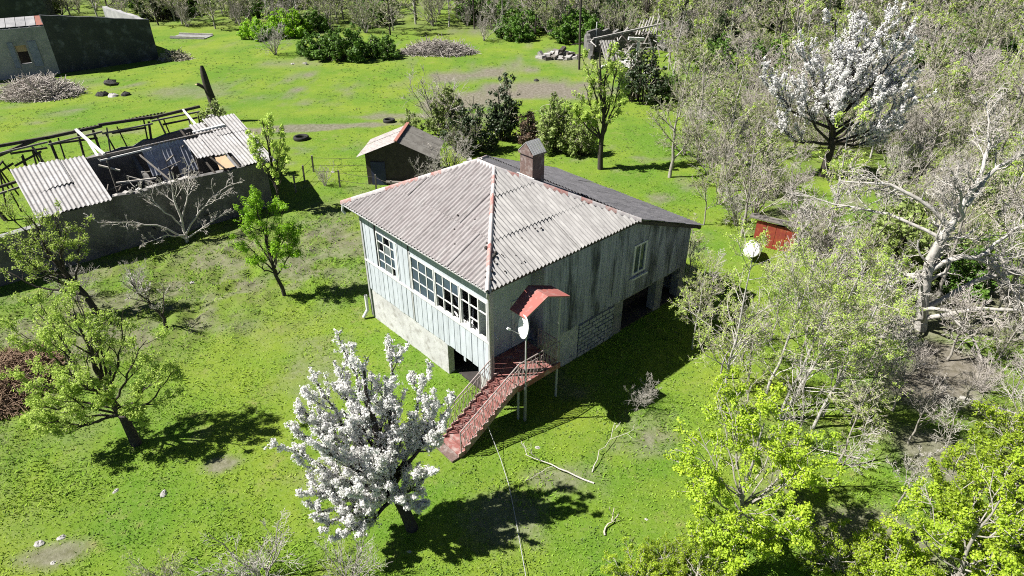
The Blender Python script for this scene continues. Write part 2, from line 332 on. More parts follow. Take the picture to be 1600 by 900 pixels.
x, y = frustum_pts(52000, 9.5, 84, 1.7)
keep = (fbm(x, y, .9, 31, 3)*.6+fbm(x, y, 5, 33, 3)*.5+.25*clod(x, y) > rng.uniform(.48, .72, len(x))) & (soil_mask(x, y) < .5); x, y = x[keep], y[keep]
C_ = np.stack([x, y, hz(x, y)+rng.uniform(.0, .035, len(x))], -1); C_ = np.repeat(C_, 3, 0)+rng.normal(size=(len(x)*3, 3))*(.06, .06, .02)
Vw, Fw = diamonds(rng, C_, .08*(1+np.maximum(C_[:, 1]-20, 0)/55), .45, 2.2); wm = mat('weed_leaf', (.085, .17, .03), (.15, .225, .045), .8, .8, (.26, .255, .13), 2.2, .7, island=.35, transl=.3)
link('weeds', qmesh('weeds', Vw, Fw, wm), kind='stuff', label='tufts of broad-leaved weeds and dry stalks in the meadow grass', cat='weeds')

# ------------------------------------------------------------------ corrugated sheets
def corr(O, E, D, k, e0, e1, h0, h1, hmax, m, lam=.1767, amp=.042, lift=0., seg=6, tilt=0.):
    O, E, D = map(lambda a: np.array(a, float), (O, E, D)); ns = max(4, int(round((e1-e0)/lam*seg))); e = np.linspace(e0, e1, ns+1)
    top = np.minimum(h1, hmax(e)); ok = top > h0+.02
    if ok.sum() < 2: return None
    e, top = e[ok], top[ok]; z = amp*np.sin(2*math.pi*e/lam)+lift+tilt*(e-e0)
    def row(h): P = O+E*e[:, None]+D*h[:, None]; P[:, 2] += k*h+z; return P
    lo, hi = row(np.full(len(e), h0)), row(top); n = len(e); j = np.arange(n-1)
    lo2, hi2 = lo-np.array([0, 0, .008]), hi-np.array([0, 0, .008])
    F = np.concatenate([np.stack([j, j+1, n+j+1, n+j], -1), np.stack([2*n+j+1, 2*n+j, 3*n+j, 3*n+j+1], -1), np.stack([4*n+j+1, 4*n+j, 5*n+j, 5*n+j+1], -1)])
    return qmesh('roof_sheet', np.concatenate([lo, hi, lo2, hi2, lo, lo2]), F, m, True)
def sheets(parent, O, E, D, k, L, hm, hmax, m, rng, cw=1.06, rh=1.45, skip=lambda e, h: False, e_off=0., h_start=0., jit=0., **kw):
    r = 0; h = h_start
    while h < hm-.05:
        e = e_off
        while e < L-.02:
            if not skip(e, h):
                me = corr(O, E, D, k+rng.uniform(-1, 1)*jit*.08, e, min(L, e+cw), h-(rng.uniform(0, 1)*jit if r else rng.uniform(-1, 1)*jit), min(hm, h+rh+.06)+(rng.uniform(-1, 1)*jit if h+rh > hm-.05 else 0), hmax, m, lift=.022*r+rng.uniform(0, .018+.1*jit), tilt=rng.uniform(-.014, .014)*(1+6*jit), **kw)
                if me: link('roof_sheet', me, parent)
            e += cw
        h += rh; r += 1

# ------------------------------------------------------------------ the house (local x runs along its porch side, y along its window side)
hr = np.random.default_rng(11)
H = thing('house', 'raised two-storey village house with pale corrugated hip roof and red outside stair', 'house', (-.763, 17.505, 0), math.atan2(.6706, .7418))
EV, RZ, XR, Y1, Y2, LX = 5.4, 7.325, 3.795, 4.025, 4.995, 12.21
k1, k2, kl = (RZ-EV)/XR, (RZ-EV)/Y1, (5.4-3.66)/(LX-7.59)
tri_y = lambda e: np.minimum(XR, np.minimum(e, 9.02-e)*XR/Y1)
tri_x = lambda e: np.minimum(e, 7.59-e)*Y1/XR
sheets(H, (0, 0, EV), (0, 1, 0), (1, 0, 0), k1, 9.02, XR, tri_y, M['roof_pink'], hr)
sheets(H, (0, 0, EV), (1, 0, 0), (0, 1, 0), k2, 7.59, Y1, tri_x, M['roof'], hr)
sheets(H, (0, 9.02, EV), (1, 0, 0), (0, -1, 0), k2, 7.59, Y1, tri_x, M['roof'], hr)
sheets(H, (LX, 0, 3.66), (0, 1, 0), (-1, 0, 0), kl, 9.02, LX-7.59, lambda e: e*0+9, M['roof_dark'], hr, rh=1.5, amp=.032)
sheets(H, (7.59, 0, EV), (0, 1, 0), (-1, 0, 0), k1, 9.02, XR, tri_y, M['roof_dark'], hr, amp=.032)
def caps(p, q, n, seq):
    p, q = np.array(p), np.array(q); d = (q-p)/n
    for i in range(n):
        a, b2 = p+d*(i-.04), p+d*(i+1.04); mb = MB(); x = np.cross(d, (0, 0, 1)); x /= np.linalg.norm(x); pr = []
        for t in np.linspace(-1, 1, 7): pr.append(x*.095*t+np.array((0, 0, .085*math.sqrt(max(0, 1-t*t))-.045*abs(t)+.02+.004*(i % 2))))
        v = [tuple(a+c_) for c_ in pr]+[tuple(b2+c_) for c_ in pr]; mb.add(v, [(j, j+1, j+8, j+7) for j in range(6)])
        mb.build('ridge_tile', M[seq[i % len(seq)]], H, True)
W_, R_ = 'cap_white', 'cap_red'
caps((0, 0, EV), (XR, Y1, RZ), 12, [W_, W_, R_, R_, W_, W_, W_, R_, R_, W_, R_, W_])
caps((0, 9.02, EV), (XR, Y2, RZ), 12, [R_, W_, W_, W_, R_, R_, R_, W_, R_, W_, W_, W_])
caps((7.59, 0, EV), (XR, Y1, RZ), 12, [W_, W_, R_, W_, R_, W_, R_, R_, W_, W_, R_, W_])
caps((XR, Y1, RZ), (XR, Y2, RZ), 2, [W_, W_]); caps((7.59, 9.02, EV), (XR, Y2, RZ), 12, [W_, R_, W_])
for i in range(26):      # moss lumps by the hips and loose scraps on the sheets
    t = hr.uniform(.03, .5); f = hr.uniform(.1, .28) if i < 12 else hr.uniform(.3, 2.4); x, y = XR*t+f, Y1*t
    if i % 3 == 2: x, y = XR*t, Y1*t+f
    z = EV+min(k1*x, k2*y)+.05; r = hr.uniform(.03, .065)*(1 if i < 12 else .6)
    MB().lathe([(.001, .9*r), (.7*r, .7*r), (r*1.1, .1*r), (r, -.5*r)], 7, (x, y, z)).build('moss_lump', M['dark'], H, True)
mb = MB()
for i in range(9): c0 = np.array((XR+hr.uniform(-.2, .5), Y2+hr.uniform(0, .5), RZ-.12)); mb.beam(c0, c0+hr.normal(size=3)*(.18, .18, .05), .12, .05)
mb.build('broken_flashing', M['palestone'], H)
# fascia, gutter, downpipes
MB().box(.1, .16, .1, 8.95, EV-.16, EV-.01).build('fascia', M['dwood'], H)
MB().box(.1, 7.6, .1, .16, EV-.16, EV-.02).build('fascia', M['dwood'], H)
MB().beam((7.6, .12, EV-.12), (LX-.05, .12, 3.55), .06, .14).build('fascia', M['dwood'], H)
MB().box(LX-.16, LX-.1, .1, 8.95, 3.48, 3.62).build('fascia', M['dwood'], H)
MB().rod([(.06, .0, EV-.06), (.06, 9.1, EV-.09)], .055, 8).build('gutter', M['steel'], H, True)
MB().rod([(.06, .05, EV-.08), (.1, .12, EV-.3), (.36, .36, EV-.62), (.38, .36, .6)], .05, 8).build('downpipe', M['steel'], H, True)
MB().rod([(.06, 9.0, EV-.08), (.02, 9.05, EV-.35), (.1, 9.0, EV-.5)], .05, 8).build('downpipe', M['white_paint'], H, True)
MB().rod([(.3, 8.62, 1.1), (.3, 8.62, .35), (.05, 8.62, .05)], .07, 8).build('downpipe', M['white_paint'], H, True)
# structure behind the boards
MB().box(.62, LX-.3, .62, 8.4, 1.38, 1.52).build('floor_slab', M['conc'], H)
MB().box(.5, .78, 3.05, 8.52, -.2, 1.56).build('plinth', M['render'], H)
MB().box(.5, .78, .5, 1.1, -.2, 1.5).build('corner_pier', M['render'], H)
mb = MB().box(.78, LX-.2, 8.3, 8.5, -.2, 3.3); mb.poly([(.5, 8.5, 3.3), (LX-.2, 8.5, 3.3), (LX-.2, 8.5, 3.5), (7.6, 8.5, 5.2), (.5, 8.5, 5.3)], (0, -.2, 0)); mb.build('rear_wall', M['green_board'], H)
MB().box(LX-.32, LX-.2, .6, 8.3, 1.4, 3.42).build('end_wall', M['green_board'], H)
MB().box(LX-.32, LX-.2, .9, 8.3, -.2, 1.38).build('end_wall', M['conc'], H)
MB().box(7.1, 11.85, 1.5, 1.6, -.2, 1.37).build('cellar_shade_panel', M['dark'], H); MB().box(.8, 11.85, .5, 8.2, -.3, .07).build('dark_floor', M['dark'], H); MB().box(5.2, 5.3, .7, 8.3, -.2, 1.37).build('cellar_shade_panel', M['dark'], H)  # near-black panels and floor added so the cellar openings show as deep shade
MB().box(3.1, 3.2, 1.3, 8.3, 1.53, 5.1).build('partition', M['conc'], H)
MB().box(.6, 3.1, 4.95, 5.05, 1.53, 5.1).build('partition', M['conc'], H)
# window side
BW = .335
def bd(y0, y1, z0, z1, j=0.): MB().box(.455+j, .485+j, y0+.016, y1-.016, z0, z1).build('board', M['blue_board'], H)
y = .5
while y < 8.45:
    y1 = min(8.5, y+BW); bot = 1.50+hr.uniform(-.03, .03) - (.28 if y < 1.0 else 0)
    bd(y, y1, bot, 2.86, hr.uniform(0, .012))
    if y > 7.35 or 5.1 < y < 5.9: bd(y, y1, 2.94, 5.22, hr.uniform(0, .012))
    y = y1
MB().box(.425, .50, .5, 8.5, 2.86, 2.94).build('sill_rail', M['white_paint'], H)
MB().box(.47, .56, .5, 5.1, 4.5, 5.25).build('header', M['blue_board'], H); MB().box(.47, .56, 5.9, 7.4, 4.62, 5.25).build('header', M['blue_board'], H)
MB().box(.43, .47, 8.4, 8.52, .1, 5.2).build('corner_board', M['steel'], H); MB().box(.43, .6, .44, .56, .9, 5.3).build('corner_post', M['steel'], H); MB().box(.44, .56, 5.06, 5.14, 1.5, 4.6).build('post', M['steel'], H)
def window(y0, y1, z0, z1, nc, nr, have, bay=0.):
    mb = MB(); t = .05
    for a in (y0, y1-t): mb.box(.44, .53, a, a+t, z0, z1)
    for a in (z0, z1-t): mb.box(.442, .528, y0+t, y1-t, a, a+t)
    wn = mb.build('window', M['white_paint'], H); cw, ch = (y1-y0)/nc, (z1-z0)/nr
    for i in range(1, nc): MB().box(.455, .51, y0+cw*i-.022, y0+cw*i+.022, z0+t, z1-t).build('mullion', M['white_paint'], wn)
    for j in range(1, nr):
        for i in range(nc):
            if have(i, j) is not None: MB().box(.46, .5, y0+cw*i+.024, y0+cw*(i+1)-.024, z0+ch*j-.016, z0+ch*j+.016).build('glazing_bar', M['white_paint'], wn)
    for i in range(nc):
        for j in range(nr):
            if have(i, j): MB().box(.48, .486, y0+cw*i+.024, y0+cw*(i+1)-.024, z0+ch*j+.018, z0+ch*(j+1)-.018).build('pane', M['glass' if hr.uniform() < .72 else 'glass_pale'], wn)
M['glass_pale'] = mat('pale_pane', (.16, .18, .20), (.10, .115, .13), 3, .25, spec=.5)  # whitish tone stands for curtain in a few random panes
window(5.95, 7.38, 2.94, 4.62, 3, 4, lambda i, j: (i+j) % 4 != 0)
window(3.57, 5.05, 2.95, 4.5, 3, 3, lambda i, j: True)
window(2.1, 3.53, 2.95, 4.5, 3, 3, lambda i, j: True if j == 2 or (i == 2 and j > 0) else False)
window(.6, 2.06, 2.95, 4.5, 3, 3, lambda i, j: False if j == 2 or i == 1 else None)
for i in range(7):      # loose pale laths leaning inside behind the broken windows
    y0 = .8+.38*i; MB().beam((1.0+hr.uniform(0, .6), y0, 2.3+hr.uniform(-.1, .6)), (1.3+hr.uniform(-.2, .8), y0+hr.uniform(.3, 1.0), 2.6+hr.uniform(-.2, .8)), .05, .09).build('loose_lath', M['white_paint'], H)
for i in range(5): MB().beam((.75, .75+.5*i, 2.45+.2*(i % 3)), (.95, 1.9+.4*i, 2.55+.2*(i % 2)), .03, .1).build('loose_lath', M['white_paint'], H)
MB().box(.5, .53, 1.95, 2.06, 1.25, 1.5).build('hanging_board', M['blue_board'], H)
# porch side
x = 3.02; FY = .45
while x < LX-.25:
    x1 = min(LX-.2, x+.152); top = (5.36 if x1 < 7.5 else 5.37-kl*(x1-7.59)); top = min(top, 5.36); j = hr.uniform(0, .012); z0 = 1.62+hr.uniform(-.03, .02)
    if 8.02 < x+.07 < 8.82:
        MB().box(x+.005, x1-.005, FY+j, FY+.025+j, z0, 2.62).build('board', M['green_board'], H); MB().box(x+.005, x1-.005, FY+j, FY+.025+j, 3.95, top).build('board', M['green_board'], H)
    else: MB().box(x+.005, x1-.005, FY+j, FY+.025+j, z0, top).build('board', M['green_board'], H)
    x = x1
MB().poly([(3.02, FY+.06, 1.6), (8.0, FY+.06, 1.6), (8.0, FY+.06, 5.3), (3.02, FY+.06, 5.3)], (0, .06, 0)).build('wall_lining', M['dwood'], H)
MB().poly([(8.84, FY+.06, 1.6), (LX-.25, FY+.06, 1.6), (LX-.25, FY+.06, 3.4), (8.84, FY+.06, 4.75)], (0, .06, 0)).build('wall_lining', M['dwood'], H)
mb = MB()
for a, b2 in ((8.0, 8.1), (8.74, 8.84)): mb.box(a, b2, FY-.03, FY+.06, 2.6, 3.98)
for a, b2 in ((2.6, 2.68), (3.9, 3.98)): mb.box(8.1, 8.74, FY-.028, FY+.058, a, b2)
wn = mb.build('window', M['white_paint'], H); MB().box(8.40, 8.46, FY-.01, FY+.04, 2.68, 3.9).build('mullion', M['white_paint'], wn)
for a in (8.1, 8.46): MB().box(a, a+.3, FY+.02, FY+.026, 2.68, 3.9).build('pane', M['glass'], wn)
MB().box(7.9, 8.95, FY-.12, FY-.03, 2.42, 2.5).build('window_sill', M['white_paint'], H)
mb = MB().box(3.02, 4.95, FY+.02, FY+.2, -.2, 1.6); mb.build('lower_wall', M['render'], H)
z = -.05; r = 0
while z < 1.55:
    x = 4.96-(.2 if r % 2 else 0)
    while x < 7.08:
        a, b2 = max(x, 4.96), min(x+.4, 7.08)
        if b2-a > .06: j = hr.uniform(0, .03); MB().box(a+.028, b2-.028, FY-.03+j, FY+.2, z+.026, min(z+.2, 1.6)-.026).build('block', M['block'], H)
        x += .4
    z += .2; r += 1
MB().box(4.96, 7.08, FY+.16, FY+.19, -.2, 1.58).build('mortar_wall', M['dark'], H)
for a, b2 in ((7.1, 7.65), (9.9, 10.4), (11.6, 12.0)): MB().box(a, b2, FY+.01, FY+.4, -.2, 1.6).build('pier', M['conc'], H)
# porch
MB().box(.56, 3.0, 1.15, 1.25, 1.53, 5.2).build('porch_wall', M['blue_board'], H); MB().box(2.98, 3.08, .47, 1.15, 1.53, 5.3).build('porch_wall', M['green_board'], H)
dr = MB().box(2.05, 2.85, 1.11, 1.147, 1.6, 3.6).build('door', M['white_paint'], H); MB().box(2.12, 2.16, 1.06, 1.11, 2.5, 2.62).build('handle', M['steel'], dr)
for a in (1.72, 2.62):
    MB().box(2.16, 2.74, 1.10, 1.109, a, a+.72).build('door_panel', M['blue_board'], dr)
# stair, landing, railings
SY0, SY1, NS, SX0, RUN, RISE = -.7, .36, 10, -1.95, .265, .158
mb = MB().box(.7, 2.75, -.66, 1.1, 1.42, 1.58); mb.box(.7, 2.75, -.70, -.66, 1.36, 1.60)
st = mb.build('staircase', M['red'], H)
for i in range(NS):
    x0 = SX0+RUN*i; z1 = RISE*(i+1); MB().box(x0, x0+RUN+.03, SY0+.06, SY1-.06, z1-.05, z1).build('tread', M['red'], st)
    MB().box(x0+.004, x0+.034, SY0+.065, SY1-.065, z1-RISE+.002, z1-.052).build('riser', M['red'], st)
for yy in (SY0, SY1-.05):
    for i in range(NS):      # stepped cheek plates
        x0 = SX0+RUN*i; MB().poly([(x0-.02, yy, RISE*i-.12 if i else -.05), (x0+RUN, yy, RISE*(i+1)-.1), (x0+RUN, yy, RISE*(i+1)+.07), (x0-.02, yy, RISE*(i+1)+.07)], (0, .05, 0)).build('stringer_plate', M['cap_red'], st)
def rail(p, q, n):
    p, q = np.array(p, float), np.array(q, float); mb = MB().rod([p+(0, 0, .92), q+(0, 0, .92)], .026); mb.rod([p+(0, 0, .74), q+(0, 0, .74)], .014); mb.rod([p+(0, 0, .1), q+(0, 0, .1)], .014)
    mb.build('handrail', M['iron'], st)
    for i in range(n+1):
        c_ = p+(q-p)*i/n; mb = MB().rod([c_, c_+(0, 0, .92)], .022 if i in (0, n) else .011, 5)
        if i < n:
            d_ = (q-p)/n; mm = [c_+d_*.5+(0, 0, .12), c_+d_*.85+(0, 0, .42), c_+d_*.5+(0, 0, .72), c_+d_*.15+(0, 0, .42), c_+d_*.5+(0, 0, .12)]; mb.rod(mm, .012, 4)
        mb.build('baluster', M['iron'], st)
rail((SX0+.1, SY0+.02, .2), (.72, SY0+.02, 1.62), 13); rail((SX0+.1, SY1-.02, .2), (.45, SY1-.02, 1.5), 12); rail((.72, -.66, 1.6), (2.7, -.66, 1.6), 10); rail((2.7, -.62, 1.6), (2.7, .42, 1.6), 6)
for a, b2, z1 in ((2.66, -.62, 4.57), (.78, -.6, 1.42)): MB().rod([(a, b2, -.2), (a, b2, z1)], .045, 8).build('post', M['steel'], st, True)
mb = MB().poly([(SX0-.3, SY0, -.1), (SX0+.02, SY0, -.1), (SX0+.02, SY0, .1), (SX0-.3, SY0, .1)], (0, SY1-SY0, 0)); mb.build('bottom_step', M['brick'], st)
# red sheet canopy over the door
mb = MB()
P1, P2, P3, P4, P5, P6 = (.88, -.80, 4.4), (.88, -.05, 4.4), (1.85, .10, 4.85), (1.85, -.84, 4.85), (2.72, -.12, 4.58), (2.72, -1.02, 4.58)
cn = mb.add([P1, P2, P3, P4, *[(a, b2, c_-.02) for a, b2, c_ in (P1, P2, P3, P4)]], [(0, 3, 2, 1), (4, 5, 6, 7), (0, 1, 5, 4), (1, 2, 6, 5), (2, 3, 7, 6), (3, 0, 4, 7)]).build('porch_canopy', M['redmetal'], H)
MB().add([P4, P3, P5, P6, *[(a, b2, c_-.02) for a, b2, c_ in (P4, P3, P5, P6)]], [(0, 3, 2, 1), (4, 5, 6, 7), (0, 1, 5, 4), (1, 2, 6, 5), (2, 3, 7, 6), (3, 0, 4, 7)]).build('sheet', M['redmetal'], cn)
for q in ((P1, P4), (P4, P6)): MB().beam(np.array(q[0])-(0, -.03, .05), np.array(q[1])-(0, -.03, .05), .04).build('bracket', M['iron'], cn)
# chimney
ch = MB().box(5.45, 6.08, 3.72, 4.42, 5.9, 7.42).build('chimney', M['brick'], H)
MB().box(5.39, 6.14, 3.66, 4.48, 7.42, 7.5).build('collar', M['brick'], ch); MB().box(5.36, 5.44, 3.6, 4.56, 6.42, 6.58).build('flashing', M['white_paint'], ch)
for i in range(6):
    xx = 5.46+.118*i
    for s_ in (-1, 1): MB().beam((xx, 4.07, 7.92), (xx, 4.07+s_*.42, 7.5), .085, .02).build('cap_slat', M['steel'], ch)
MB().add([(5.42, 3.72, 7.5), (5.42, 4.42, 7.5), (5.42, 4.07, 7.88), (5.40, 3.72, 7.5), (5.40, 4.42, 7.5), (5.40, 4.07, 7.88)], [(0, 1, 2), (5, 4, 3)]).build('cap_end', M['brick'], ch)

# ------------------------------------------------------------------ satellite dish on its pole
D = thing('satellite_dish', 'white satellite dish on a grey pole beside the red stair', 'satellite dish', (.46, 17.5, 0))
MB().rod([(0, 0, -.2), (0, 0, 1.6)], .055, 8).build('pole', M['conc'], D, True); MB().rod([(0, 0, 1.55), (0, 0, 4.02)], .03, 8).build('pole', M['steel'], D, True)
mb = MB(); pr = [(.39*t, .39*t*t*.17) for t in (.01, .25, .5, .75, 1.)]
mb.lathe(pr, 28); mb.lathe([(r, z-.012) for r, z in pr][::-1], 28); mb.lathe([(.39, .066), (.396, .06), (.39, .054)], 28)
d = mb.build('reflector', M['dish'], D, True)
from mathutils import Vector
nv = Vector((-.9, -.33, .22)); d.rotation_euler = nv.to_track_quat('Z', 'Y').to_euler(); d.location = (-.04, -.03, 4.1)
q = nv.to_track_quat('Z', 'Y'); tip = Vector((-.04, -.03, 4.1))+q @ Vector((0, -.1, .5)); root = Vector((-.04, -.03, 3.7))
MB().rod([tuple(root), tuple(tip)], .013).build('feed_arm', M['steel'], D); MB().beam(tuple(tip), tuple(tip+(tip-root).normalized()*.12), .07).build('receiver', M['dish'], D)
cb = MB().rod([(-1.05, 17.0, 1.0)]+[tuple(np.array(gp(*p))*(1, 1, 0)+(0, 0, z)) for p, z in (((782, 720), .12), ((795, 760), .1), ((806, 815), .1), ((822, 905), .1))], .012, 4)
cb.build('cable', M['steel'], None, label='thin pale cable trailing from the stair down over the grass', cat='cable')

# ------------------------------------------------------------------ roofless barn (same bearings as the house)
br = np.random.default_rng(23); VB = math.atan2(.6706, .7418)
B = thing('roofless_barn', 'long roofless barn with burnt timber frame and two patches of pale corrugated roofing', 'barn', (-14.2, 35.6, 0), VB)
def ragged(x0, x1, y0, y1, zt, n, amp, axis=0):
    """wall with an uneven broken top; axis 0: along x, 1: along y"""
    pts = []; L0, L1 = (x0, x1) if axis == 0 else (y0, y1)
    for t in np.linspace(0, 1, n+1): pts.append((L0+(L1-L0)*t, (zt[0]+(zt[1]-zt[0])*t)+br.uniform(-amp, amp)))
    o = [(L0, -.3)]+[(L1, -.3)]+pts[::-1]
    if axis == 0: return MB().poly([(a, y0, z) for a, z in o], (0, y1-y0, 0))
    return MB().poly([(x0, a, z) for a, z in o], (x1-x0, 0, 0))
ragged(-7.8, .2, 0, .38, (2.85, 2.72), 16, .09).build('front_wall', M['barnwall'], B)
ragged(-11.0, -7.8, 0, .38, (2.7, 2.75), 6, .02).build('front_wall', M['barnwall'], B)
ragged(-.2, .2, .38, 7, (2.8, 3.7), 9, .22, 1).build('end_wall', M['stone'], B)
ragged(-9.2, -.2, 6.75, 7.1, (2.7, 3.35), 14, .12).build('rear_wall', M['barnwall'], B)
ragged(-9.2, -8.9, 4.2, 6.75, (1.6, 2.6), 5, .2, 1).build('side_wall', M['barnwall'], B)
ragged(-5.0, -4.8, 4.5, 6.75, (1.6, 2.3), 5, .2, 1).build('cross_wall', M['barnwall'], B)
MB().box(-9, -.2, .4, 6.7, -.1, .12).build('dark_floor', M['dark'], B)
MB().box(-3.9, -3.0, 6.66, 6.74, 1.5, 2.9).build('plaster_panel', M['stone'], B)
MB().box(-6.2, -5.5, 2.6, 2.72, .1, 1.3).build('plaster_panel', M['stone'], B)
def bm(name, p, q, a, b=None, m='dwood'): return MB().beam(p, q, a, b).build(name, M[m], B)
xr = [-11.2, -8.8, -6.1, -3.4, -.6]
for a, b_ in zip(xr, xr[1:]): bm('top_rail', (a, 7, 4.42+br.uniform(-.1, .1)), (b_+.15, 7, 4.42+br.uniform(-.14, .06)), .14, .15); bm('middle_rail', (a+br.uniform(0, .8), 7, 3.95+br.uniform(-.15, .1)), (b_-br.uniform(0, .5), 7, 3.96+br.uniform(-.15, .1)), .08, .1); bm('top_rail', (a, 6.6+br.uniform(-.2, .2), 4.15+br.uniform(-.12, .1)), (b_, 6.6+br.uniform(-.2, .2), 4.2+br.uniform(-.12, .1)), .07, .09, 'wood')
for i in range(17):
    x = -9.3+.53*i+br.uniform(-.25, .25)
    if i not in (3, 9, 14): bm('stud', (x, 7, 2.9), (x+br.uniform(-.3, .3), 7+br.uniform(-.15, .15), 4.1+br.uniform(-.2, .28)), br.uniform(.06, .14), None, 'dwood' if i % 3 else 'wood')
bm('purlin', (-9.2, 3.5, 3.86), (-.4, 3.5, 3.9), .11, .13, 'wood'); bm('purlin', (-7.2, 3.3, 3.72), (-4.6, 3.3, 3.78), .07, .08, 'white_paint')
bm('rafter', (-7.25, 7, 4.5), (-6.9, 3.4, 3.97), .13, .12, 'white_paint'); bm('rafter', (-7.0, 6.4, 4.1), (-7.15, 3.6, 3.72), .11, .1, 'white_paint'); bm('rafter', (-1.45, 7, 4.45), (-1.6, 4.5, 4.05), .10, .1, 'white_paint'); bm('rafter', (-2.1, 3.9, 3.95), (-.3, 3.7, 4.05), .2, .12, 'white_paint')
bm('post', (-6.85, 3.5, .1), (-6.85, 3.5, 3.85), .07, .07, 'wood'); bm('post', (-2.2, 4.2, .1), (-2.2, 4.2, 3.9), .07, .07, 'wood'); bm('post', (-9.1, 3.5, .1), (-9.1, 3.5, 3.85), .12)
for x in (-10.6, -9.9, -8.6, -7.8): bm('joist', (x, .1, 2.72), (x, 3.5, 3.8), .08, .1)
for x in (-2.6, -1.2, -.1): bm('joist', (x, .1, 2.72), (x, 4.4, 4.1), .08, .1)
bm('rafter', (-8.6, 4.4, 3.2), (-9.6, 5.5, 3.6), .08, .08, 'white_paint'); bm('rafter', (-4.6, .6, 2.5), (-5.3, 3.2, 3.6), .07, .07, 'wood')
br2 = np.random.default_rng(4)
M['barn_sheet'] = mat('barn_roof_sheet', (.38, .37, .37), (.30, .29, .285), 1.2, .85, (.16, .15, .145), 7, .6, island=.08)
M['barn_dark'] = mat('burnt_roof_sheet', (.07, .065, .065), (.04, .04, .04), 2, .9, island=.1)
M['barn_blue'] = mat('bluish_fallen_sheet', (.42, .44, .50), (.30, .31, .36), 2, .85, (.2, .2, .22), 8, .4)
inf = lambda e: e*0+99
sheets(B, (-11.05, -.25, 2.84), (1, 0, 0), (0, 1, 0), .3, 3.25, 3.9, inf, M['barn_sheet'], br2, cw=1.08, rh=1.95, lam=.2, amp=.035, jit=.18)
sheets(B, (-2.95, -.3, 2.84), (1, 0, 0), (0, 1, 0), .28, 3.6, 4.9, inf, M['barn_sheet'], br2, cw=.9, rh=1.65, lam=.2, amp=.03, skip=lambda e, h: (e < 1.7 and h < 1.6) or (e < .8 and h > 3), jit=.25)
for i in range(5):
    me = corr((-5.1+.48*i, 3.5, 3.95), (1, 0, 0), (0, -1, 0), -1.5-br2.uniform(0, .7), 0, .46, 0, br2.uniform(.7, 1.3), inf, M['barn_blue'], lam=.2, amp=.035); link('roof_sheet', me, B)
sheets(B, (-7.3, 7.1, 4.5), (1, 0, 0), (0, 1, 0), -.35, 4.9, .6, inf, M['barn_dark'], br2, cw=1.0, rh=.9, lam=.2, amp=.04)
MB().add([(-2.3, .1, 2.86), (-1.5, .0, 2.86), (-1.5, 1.4, 3.28), (-2.0, 1.5, 3.32)], [(0, 1, 2, 3)]).build('ceiling_panel', M['ochre'], B); bm('joist', (-2.1, .0, 2.95), (-2.4, 1.8, 3.42), .07)
for i in range(16):      # twisted frame at the open end
    x = -9.3-.28*i; bm('stud', (x+br.uniform(-.2, .2), 7+br.uniform(-.4, .4), .5+br.uniform(0, 1.4)), (x+br.uniform(-.4, .3), 6.9+br.uniform(-.2, .3), 3.9-.04*i+br.uniform(-.2, .3)), .08)
pts = [(-9.2, 7, 4.38), (-10.6, 7.05, 4.05), (-11.6, 7.1, 3.8), (-12.6, 7.2, 4.1), (-14, 7.4, 4.3)]
for a, b_ in zip(pts, pts[1:]): bm('top_rail', a, b_, .16, .14); bm('middle_rail', np.array(a)-(0, .2, .6), np.array(b_)-(0, .25, .75), .09)
bm('middle_rail', (-14, 3.6, 3.2), (-9.0, 3.5, 3.75), .12); bm('middle_rail', (-14.2, 3.2, 3.0), (-9.0, 3.2, 3.55), .09, .09, 'wood'); bm('stud', (-13.5, 5, 2.2), (-11, 6.8, 3.7), .07)
for i in range(34):
    p = np.array((br.uniform(-8.8, -.5), br.uniform(.6, 6.2), .3+br.uniform(0, .5))); q = p+br.normal(size=3)*(1., 1., .35); q[2] = max(.15, q[2]); bm('fallen_plank', p, q, .07, .05, 'dwood' if i % 3 else 'wood')
for i in range(30):      # splintered timbers lodged across the walls
    p = np.array((br.uniform(-8.5, -2.0), br.uniform(.2, 5.5), 2.6+br.uniform(-1.2, 1.0))); q = p+br.normal(size=3)*(1.0, 1.1, .45); bm('lodged_timber', p, q, br.uniform(.035, .08), None, ('wood', 'dwood', 'twig_white')[i % 3])
for i in range(10):
    p = np.array((-7.6+.38*i+br.uniform(-.1, .1), .19, 2.82)); bm('coping_stone', p, p+(br.uniform(.15, .3), br.uniform(-.1, .1), br.uniform(-.02, .06)), .3, .1, 'palestone')
Wl = thing('yard_wall', 'low dark yard wall running on from the end of the roofless barn', 'wall', (-14.2, 35.6, 0), VB); Wl['kind'] = 'thing'
ragged(-22, -11.0, 0, .32, (1.7, 2.3), 14, .05).build('wall_body', M['barnwall'], Wl); MB().poly([(-22, -.05, 1.72), (-11.02, -.05, 2.33), (-11.02, -.05, 2.42), (-22, -.05, 1.81)], (0, .42, 0)).build('coping', M['conc'], Wl)
gs = thing('leaning_gatepost', 'dark timber post leaning beside the yard wall', 'post', at_ground(12, 345)); MB().beam((0, 0, -.2), (-.9, .1, 2.2), .16).build('shaft', M['dwood'], gs)

